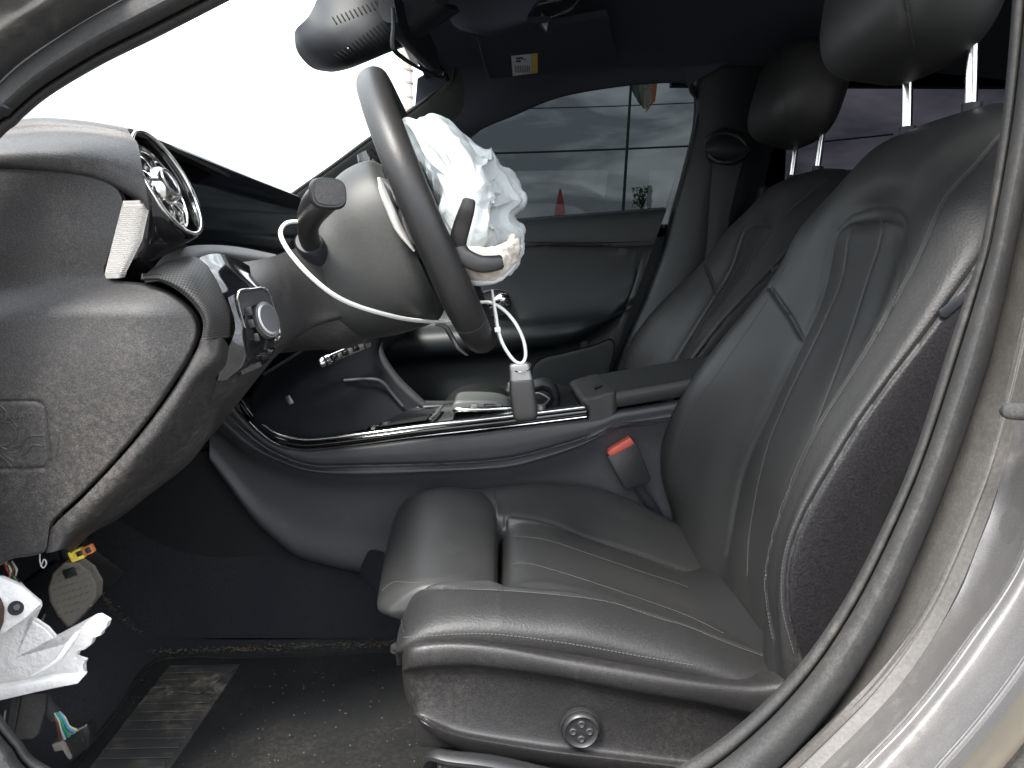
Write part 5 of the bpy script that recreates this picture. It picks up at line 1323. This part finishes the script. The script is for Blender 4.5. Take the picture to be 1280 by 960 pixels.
# ------------------------------------------------------------------ overhead console, visor, label
oh = Thing('overhead_console', 'dark overhead console with two chrome edged bars under the headliner', 'overhead console', P(670, 20, .05))
om = patch([[(560, -60, .10), (640, -60, .08), (740, -80, .08)], [(562, 20, .12), (600, 32, .08), (660, 18, .06), ][:3], [(575, 38, .18), (620, 45, .14), (690, 28, .12)]], 6, 6, .01)
oh.part('console_shell', om, M['liner'])
oh.part('chrome_bar', tube([(637, 14, .10), (645, 12, .10), (675, 4, .10), (705, -3, .10)], [.002, .0034, .0036, .0034], 10, 5, 1.2), M['chrome'])
oh.part('chrome_bar', tube([(637, 34, .12), (650, 32, .12), (672, 26, .12), (700, 17, .12), (714, 10, .12), (722, 0, .12)], [.0015, .0026, .0024, .0026, .003, .003], 10, 5, 1.2), M['chrome'])
oh.part('bar_end', tube([(633, 12, .11), (634, 34, .12)], .006, 10, 2), M['softdark'])
oh.part('coat_tab', prism([P(x, y, .115) for x, y in ((676, 14), (687, 24), (684, 40), (674, 28))], (0, .012, 0), .001), M['hard'])
oh.part('tab_face', prism([P(x, y, .112) for x, y in ((677, 16), (686, 26), (683, 38), (675, 27))], (0, .002, 0), .0005), M['silver'])
oh.part('lamp_edge', tube([(617, 20, .10), (616, 27, .10), (617, 33, .10)], .0016, 8, 4), M['silver'])
sv = Thing('sun_visor', 'dark folded sun visor carrying a small white and yellow warning label', 'sun visor', P(655, 80, .40))
vis = patch([[(592, 46, .16), (660, 38, .20), (760, 20, .24)], [(602, 70, .26), (665, 62, .30), (765, 45, .34)], [(612, 98, .42), (680, 92, .45), (775, 75, .48)]], 6, 6, .014)
svo = sv.part('visor_board', vis, M['liner'])
sv.part('visor_edge', tube([(598, 48, .17), (603, 70, .26), (610, 92, .38), (615, 102, .43)], [.0015, .0018, .0018, .001], 8, 4), M['pillar'])
vb = vis.bvh()
def onv(x, y, l_=.001):
    d = Vector(ray(x, y)).normalized(); h = vb.ray_cast(Vector(CAM), d)
    return np.array(h[0]) - np.array(d) * l_ if h[0] is not None else P(x, y, .3)
sv.part('warning_label', prism([onv(x, y, .0015) for x, y in ((639, 70), (664, 67.5), (665, 92), (641, 95))], (0, .001, .0005)), M['labelw'], smooth=0)
sv.part('yellow_band', prism([onv(x, y, .0018) for x, y in ((664.3, 67.3), (672, 66.5), (672, 91.2), (665.3, 92))], (0, .001, .0005)), M['labely'], smooth=0)
ink = Msh()
for k in range(9):
    x = 643.5 + k * 2.2; ink.join(prism([onv(x, 82, .0030), onv(x + 1, 82, .0030), onv(x + 1.2, 91 + (k % 3) * .6 - 1, .0030), onv(x + .2, 91 + (k % 3) * .6 - 1, .0030)], (0, .0004, 0)))
for (x, y, w_, h_) in ((645, 72, 9, 2.4), (645, 75.5, 6, 2.6), (653, 74, 5, 1.2)): ink.join(prism([onv(x, y, .003), onv(x + w_, y - w_ * .1, .003), onv(x + w_, y + h_ - w_ * .1, .003), onv(x, y + h_, .003)], (0, .0004, 0)))
sv.part('printed_lines', ink, M['ink'], smooth=0)

# ------------------------------------------------------------------ pedals
bp_ = Thing('brake_pedal', 'dusty ribbed rubber brake pedal in the footwell', 'pedal', P(92, 745, -.42))
po = [(62, 752), (60, 735), (66, 716), (80, 703), (98, 702), (112, 712), (122, 730), (121, 748), (108, 764), (90, 783), (84, 784), (72, 770)]
pm = disc_panel(po, (91, 742), lambda x, y: -.44 + (x - 60) * .0005 + (y - 700) * .0003, .014, .004, 14, 2, False)
bpo = bp_.part('pedal_pad', pm, M['pedal'])
pb2 = pm.bvh(); random.seed(3)
for r in range(7):
    for k in range(7):
        x = 70 + k * 7.4 + r * 1.6 - 6; y = 722 + r * 8 - k * 2.4
        h = pm.trace([(x, y), (x + 4.2, y - 2.6)], 1.5, pb2)
        if len(h) >= 2 and 64 < x < 116 and (x - 62) * .95 + 704 - 8 < 900: bp_.part('tread_block', tube([a + b * .0006 for a, b in h], .0013, 6, 1), M['pedal'], bpo, smooth=30)
bp_.part('pedal_arm', tube([(88, 712, -.40), (80, 690, -.40), (70, 640, -.42)], .008, 10, 4, .6), M['steel'])
bp_.part('pedal_emblem', box(P(87, 716, -.447), (.014, .004, .011), axes((1, .2, .3)), .001), M['black'])
apd = Thing('accelerator_pedal', 'flat black accelerator pedal right of the brake pedal', 'pedal', P(130, 715, -.30))
apd.part('pedal_pad', prism([P(x, y, Y) for x, y, Y in ((96, 698, -.33), (112, 682, -.33), (154, 714, -.27), (153, 718, -.27), (136, 733, -.27), (130, 731, -.27))], (-.008, .01, -.004), .002), M['hard'])
apd.part('pedal_arm', tube([(108, 690, -.31), (90, 650, -.33)], .008, 8, 2), M['blackm'])
# rest plate behind the brake pedal
single('pedal_bracket', prism([P(x, y, -.36) for x, y in ((30, 730), (70, 702), (80, 706), (62, 760), (40, 790))], (-.01, .012, 0), .002), M['softdark'], 'flat dark metal bracket behind the left edge of the brake pedal', 'bracket')

# ------------------------------------------------------------------ broken white plastic
wb = Thing('broken_bracket', 'broken white plastic bracket with jagged edges hanging below the dashboard', 'bracket', P(60, 800, -.60))
wo = [(-60, 770), (-60, 722), (0, 722), (22, 732), (48, 754), (49, 760), (35, 771), (40, 774), (58, 786), (72, 802), (84, 804), (98, 790), (118, 770), (124, 769), (136, 776), (134, 784), (128, 790), (127, 794), (118, 797), (114, 806), (106, 812), (98, 814), (95, 822), (107, 826), (104, 832), (105, 846), (97, 854), (60, 862), (0, 875), (-60, 888)]
def prism_px(pts, Y, dp, bev, jag=0):
    return prism([P(x, y, Y(x, y) if callable(Y) else Y) for x, y in pts], dp, bev)
wbm = disc_panel(wo, (20, 822), lambda x, y: -.615 + .00012 * (y - 720) - (.010 if y > 862 - x * .2 else 0), .006, .0025, 26, 2, False)
wbo = wb.part('bracket_plate', wbm, M['white'])
wb.part('lower_flange', prism([P(x, y, -.628) for x, y in ((-60, 870), (-60, 889), (0, 876), (60, 862), (97, 855), (103, 847), (60, 850), (0, 862))], (0, .012, .001), .001), M['white'], wbo)
wb.part('upper_tab', prism([P(x, y, -.632) for x, y in ((-60, 716), (0, 722), (24, 734), (49, 757), (33, 772), (0, 795), (-60, 840))], (0, .006, 0), .0012), M['white'], wbo)
wb.part('screw_hole', tube([P(20, 760, -.6335), P(20, 760, -.6365)], [.0072, .0066], 22, 1), M['blackm'], wbo)
wb.part('screw', tube([P(21, 759, -.6360), P(21, 759, -.6385)], [.0034, .0030], 12, 1), M['steel'], wbo)
wb.part('broken_edge', tube([(98, 790, -.62), (86, 806, -.622), (70, 826, -.624), (40, 845, -.626)], [.002, .0032, .003, .001], 8, 4), M['white'], wbo)
M['rust'] = mat('brown_stain', (.06, .03, .022), .7)
wb.part('stained_clip', prism([P(x, y, -.640) for x, y in ((-20, 748), (-2, 748), (3, 762), (2, 780), (-3, 792), (-20, 795))], (0, .004, 0), .001), M['rust'], wbo)

# hanging dark trim piece and thin wire parts
hp = Thing('hanging_trim_piece', 'flat dark plastic trim piece hanging below the white broken bracket', 'trim piece', P(30, 895, -.62))
hp.part('trim_plate', prism([P(x, y, -.60) for x, y in ((14, 870), (58, 866), (56, 890), (48, 918), (41, 925), (25, 925), (8, 915))], (0, .006, 0), .0015), M['hard'])
hp.part('trim_ridge', tube([(24, 872, -.602), (20, 895, -.602), (16, 915, -.602)], .0012, 8, 3), M['hard'])
hp.part('metal_clip', tube([(7, 888, -.60), (5, 902, -.60)], .0012, 8, 1), M['silver'])

# yellow connector
yc = Thing('yellow_connector', 'small yellow and orange wiring connector dangling under the dashboard edge', 'connector', P(103, 690, -.56))
ax = axes(P(118, 684, -.56) - P(89, 696, -.56))
yc.part('connector_body', box(P(97, 693, -.56), (.0150, .009, .0120), ax, .0015), M['yellow'])
yc.part('connector_cap', box(P(111, 687, -.56), (.0110, .0085, .0095), ax, .0015), M['orange'])
yc.part('connector_cap', box(P(90.5, 692, -.560), (.004, .010, .007), ax, .001), M['yellow'])
yc.part('connector_slot', box(P(99, 692, -.5655), (.0060, .002, .0055), ax, .0005), M['black'])
yc.part('connector_slot', box(P(110, 688, -.5655), (.0055, .002, .0060), ax, .0005), M['steel'])
yc.part('connector_lead', tube([(84, 672, -.56), (86, 684, -.56), (90, 692, -.56)], .0010, 8, 4), wire_mat('orange_wire', (.45, .16, .06)))
yc.part('connector_lead', tube([(86, 672, -.558), (88, 684, -.56), (92, 694, -.56)], .0009, 8, 4), wire_mat('pale_wire', (.35, .25, .2)))

# multi-coloured loom with its connector
lm = Thing('wiring_harness', 'bundle of coloured wires ending in a black multi-pin connector on the floor', 'wiring', P(90, 930, -.50))
lm.part('loom_sleeve', tube([(52, 870, -.52), (58, 880, -.52), (66, 890, -.52), (71, 898, -.52)], [.0085, .0085, .0082, .0078], 12, 5), M['rubber'])
cols_ = [('brown', (.16, .045, .02)), ('grey', (.35, .35, .36)), ('violet', (.22, .16, .38)), ('pale', (.5, .5, .48)), ('blue', (.05, .24, .55)), ('teal', (.03, .38, .36)), ('green', (.03, .33, .16)), ('white', (.65, .65, .62)), ('pink', (.50, .16, .22)), ('cyan', (.06, .35, .55)), ('yellow', (.72, .50, .08)), ('cream', (.7, .6, .38))]
for k, (n_, c_) in enumerate(cols_):
    t = k / 11; j = (k * 5 % 3 - 1) * .003
    lm.part(n_ + '_wire', tube([(66 + 8 * t, 892 - 2 * t, -.522 + j), (71 + 10 * t, 902 - 5 * t, -.524 + j), (73 + 14 * t, 914 - 6 * t, -.522 + j), (75 + 23 * t, 928 - 15 * t, -.515 + j)], .00125, 7, 6), wire_mat(n_ + '_wire', c_))
lm.part('connector_shell', prism([P(x, y, -.515) for x, y in ((75, 928), (98, 913), (109, 907), (112, 915), (112, 934), (88, 953), (83, 942))], (0, .016, 0), .0015), M['black'])
lm.part('connector_flange', prism([P(x, y, -.520) for x, y in ((64, 931), (75, 927), (80, 932), (88, 950), (84, 948), (78, 938), (68, 940))], (0, .016, 0), .001), M['pedal'])
lm.part('connector_ridge', tube([(98, 912, -.519), (106, 908, -.519), (108, 906, -.519)], .0014, 8, 2), M['pedal'])
for x, y in ((84, 938), (87, 931), (95, 926), (103, 919), (104, 925)): lm.part('pin_socket', box(P(x, y, -.5165), (.003, .002, .004), axes((1, 0, .5)), .0005), M['steel'])

# red, white and green leads behind the broken bracket
wl_ = Thing('wire_bundle', 'twisted red, white and green wires above the broken white bracket', 'wiring', P(20, 720, -.60))
for k, (n_, c_) in enumerate((('red', (.45, .04, .03)), ('white', (.6, .6, .55)), ('green', (.04, .28, .10)), ('brown', (.12, .05, .03)), ('black', (.02, .02, .02)), ('pale', (.5, .48, .4)))):
    o_ = k * 2.2
    wl_.part(n_ + '_lead', tube([(4 + o_, 702, -.60), (9 + o_ * .8 + (k % 2) * 3, 712, -.605), (14 + o_ * .8 - (k % 2) * 3, 722, -.60), (20 + o_, 734, -.595), (24 + o_, 742, -.59)], .0010, 7, 5), wire_mat(n_ + '_lead', c_))
single('loose_wire', tube([(50, 688, -.57), (50, 702, -.57), (54, 710, -.57), (58, 704, -.57), (55, 699, -.57), (51, 708, -.57)], .0007, 7, 5), M['tie'], 'thin pale loose wire curling below the seam of the end cover', 'wire')
single('loose_rod', tube([(56, 768, -.50), (51, 780, -.50)], .0014, 8, 1), M['silver'], 'short bright metal rod between the pedal and the white bracket', 'rod')

# ------------------------------------------------------------------ outside, seen through the glass
def flagm(c, w_, h_, n=16, m_=10):
    G = np.zeros((n + 1, m_ + 1, 3))
    for i in range(n + 1):
        for j in range(m_ + 1):
            u, v = i / n, j / m_
            G[i, j] = c + A(u * w_ * (1 - .25 * v), .25 * math.sin(u * 7 + v * 2), -v * h_ - .30 * u * h_ * (.4 + u))
    return G
Yp = 14.0
def PP(x, y): return P(x, y, Yp)
fp = Thing('flagpole', 'thin flagpole seen through the far tinted window', 'pole', A(PP(779, 262)[0], Yp, 0))
fp.part('pole_shaft', tube([A(PP(779, 262)[0] - .05, Yp, 0), PP(779, 262), PP(790, 85), PP(792, 40)], [.035, .03, .025, .02], 8, 1), M['steel'])
fg = Thing('flag', 'hanging orange, white and dark green striped flag with a round emblem', 'flag', PP(800, 112))
def fquad(rows_): return patch([[P(x, y, Yp + .15 * math.sin(x * .4)) for x, y in r] for r in rows_], 4, 4, .01)
fg.part('green_stripe', fquad([[(788, 96), (793, 98), (797, 100)], [(789, 110), (794, 114), (800, 118)], [(793, 120), (797, 126), (802, 132)]]), mat('flag_green', (.09, .13, .12), .8))
fg.part('white_stripe', fquad([[(797, 100), (804, 98), (812, 96)], [(800, 118), (806, 116), (814, 112)], [(802, 132), (806, 136), (813, 130)]]), mat('flag_white', (.42, .42, .38), .8))
fg.part('orange_stripe', fquad([[(812, 96), (817, 95), (822, 94)], [(814, 112), (818, 112), (821, 110)], [(807, 140), (812, 134), (819, 126)]]), mat('flag_orange', (.62, .22, .10), .8))
fg.part('flag_emblem', tube([P(807, 108, Yp - .2) + r_ for r_ in [.05 * A(math.cos(w), 0, math.sin(w)) for w in np.linspace(0, 2 * math.pi, 14, endpoint=False)]], .012, 6, 1, closed=True), mat('emblem', (.15, .14, .10), .8))
Yw = 16.0
for lab, cat, pts, r in (('upper thin overhead cable crossing the far window', 'cable', [(578, 137), (640, 136), (760, 133), (880, 128), (1000, 124)], .012), ('lower thicker overhead cable crossing the middle of the far window', 'cable', [(578, 192), (640, 191), (760, 187), (880, 182), (1000, 179)], .022)):
    single('overhead_cable', tube([P(x, y, Yw) for x, y in pts], r, 6, 4), M['steel'], lab, cat, loc=P(pts[0][0], pts[0][1], Yw))
up3 = Thing('utility_pole', 'cable pole hidden behind the far windscreen pillar', 'pole', A(P(578, 262, Yw)[0], Yw, 0))
up3.part('pole_shaft', tube([A(P(578, 262, Yw)[0], Yw, 0), P(578, 130, Yw)], [.10, .07], 10, 1), M['steel'])
up_ = Thing('utility_pole', 'short dark utility pole at the right end of the far window', 'pole', A(P(811, 262, 30)[0], 30, 0))
up_.part('pole_shaft', tube([A(P(811, 262, 30)[0], 30, 0), P(812, 232, 30)], .09, 8, 1), M['steel'])
tr = Thing('distant_tree', 'small sparse tree beside the utility pole beyond the far window', 'tree', A(P(803, 262, 32)[0], 32, 0))
random.seed(12); tb_ = Msh(); tb_.join(tube([A(P(803, 262, 32)[0], 32, 0), P(803, 262, 32), P(804, 245, 32)], [.12, .09, .03], 6, 2))
for k in range(9):
    a = P(803, 262 - k * 2, 32); w = random.random() * 6.3; tb_.join(tube([a, a + A(math.cos(w) * .35, math.sin(w) * .35, .35)], [.03, .01], 5, 1))
tr.part('trunk', tb_, M['steel'])
lf = Msh()
for k in range(420):
    w = random.random() * 6.3; r = random.random() ** .5 * .42; a = P(803, 246 + random.uniform(-12, 12), 32) + A(math.cos(w) * r, math.sin(w) * r, 0)
    n_ = axes((random.gauss(0, 1), random.gauss(0, 1), random.gauss(0, 1)), (random.random(), .3, 1)); s_ = .06
    lf.add([a, a + n_[0] * s_, a + n_[0] * s_ + n_[1] * s_, a + n_[1] * s_], [(0, 1, 2, 3)])
tr.part('crown', lf, mat('leaf', (.05, .08, .03), .7), smooth=0, kind='stuff')
tn = P(700, 262, 18)
cone = Msh(); b_ = [tn + A(dx, dy, -.6) for dx, dy in ((-.24, -.24), (.24, -.24), (.24, .24), (-.24, .24))]
cone.add([*b_, tn + A(.07, 0, .52)], [(0, 1, 4), (1, 2, 4), (2, 3, 4), (3, 0, 4), (3, 2, 1, 0)])
cone2 = loft([[A(tn[0] + sx * s_, tn[1] + sy * s_, z) for sx, sy in ((-1, -1), (1, -1), (1, 1), (-1, 1))] for s_, z in ((.03, 0), (.04, tn[2] - .4), (.13, tn[2] - .2), (.11, tn[2] + .05), (.02, tn[2] + .50))], smooth=False)
single('red_feather_banner', cone2, mat('banner_red', (.30, .05, .06), .8), 'narrow red banner standing in the distance beyond the far window', 'banner', smooth=0)
pp = Thing('street_post', 'pale grey brown post seen through the windscreen above the steering wheel', 'post', A(P(510, 120, 6)[0], 6, 0))
pp.part('post_shaft', tube([A(P(510, 150, 6)[0], 6, 0), P(510, 140, 6), P(508, 60, 6), P(505, -60, 6)], [.05, .05, .045, .045], 10, 1), mat('pole_beige', (.32, .29, .26), .8))
for k, y in enumerate((138, 122, 104, 88)):
    pp.part('post_band', tube([P(510, y, 6) + A(0, 0, -.008), P(510, y, 6) + A(0, 0, .008)], .0508, 10, 1), mat('pole_band', (.2, .18, .16), .8))
for o_ in bpy.data.objects:
    if o_.type == 'MESH' and len(o_.data.polygons) == 0: print('EMPTY', o_.name)
print('triangles', sum(len(p.vertices) - 2 for m_ in bpy.data.meshes for p in m_.polygons))
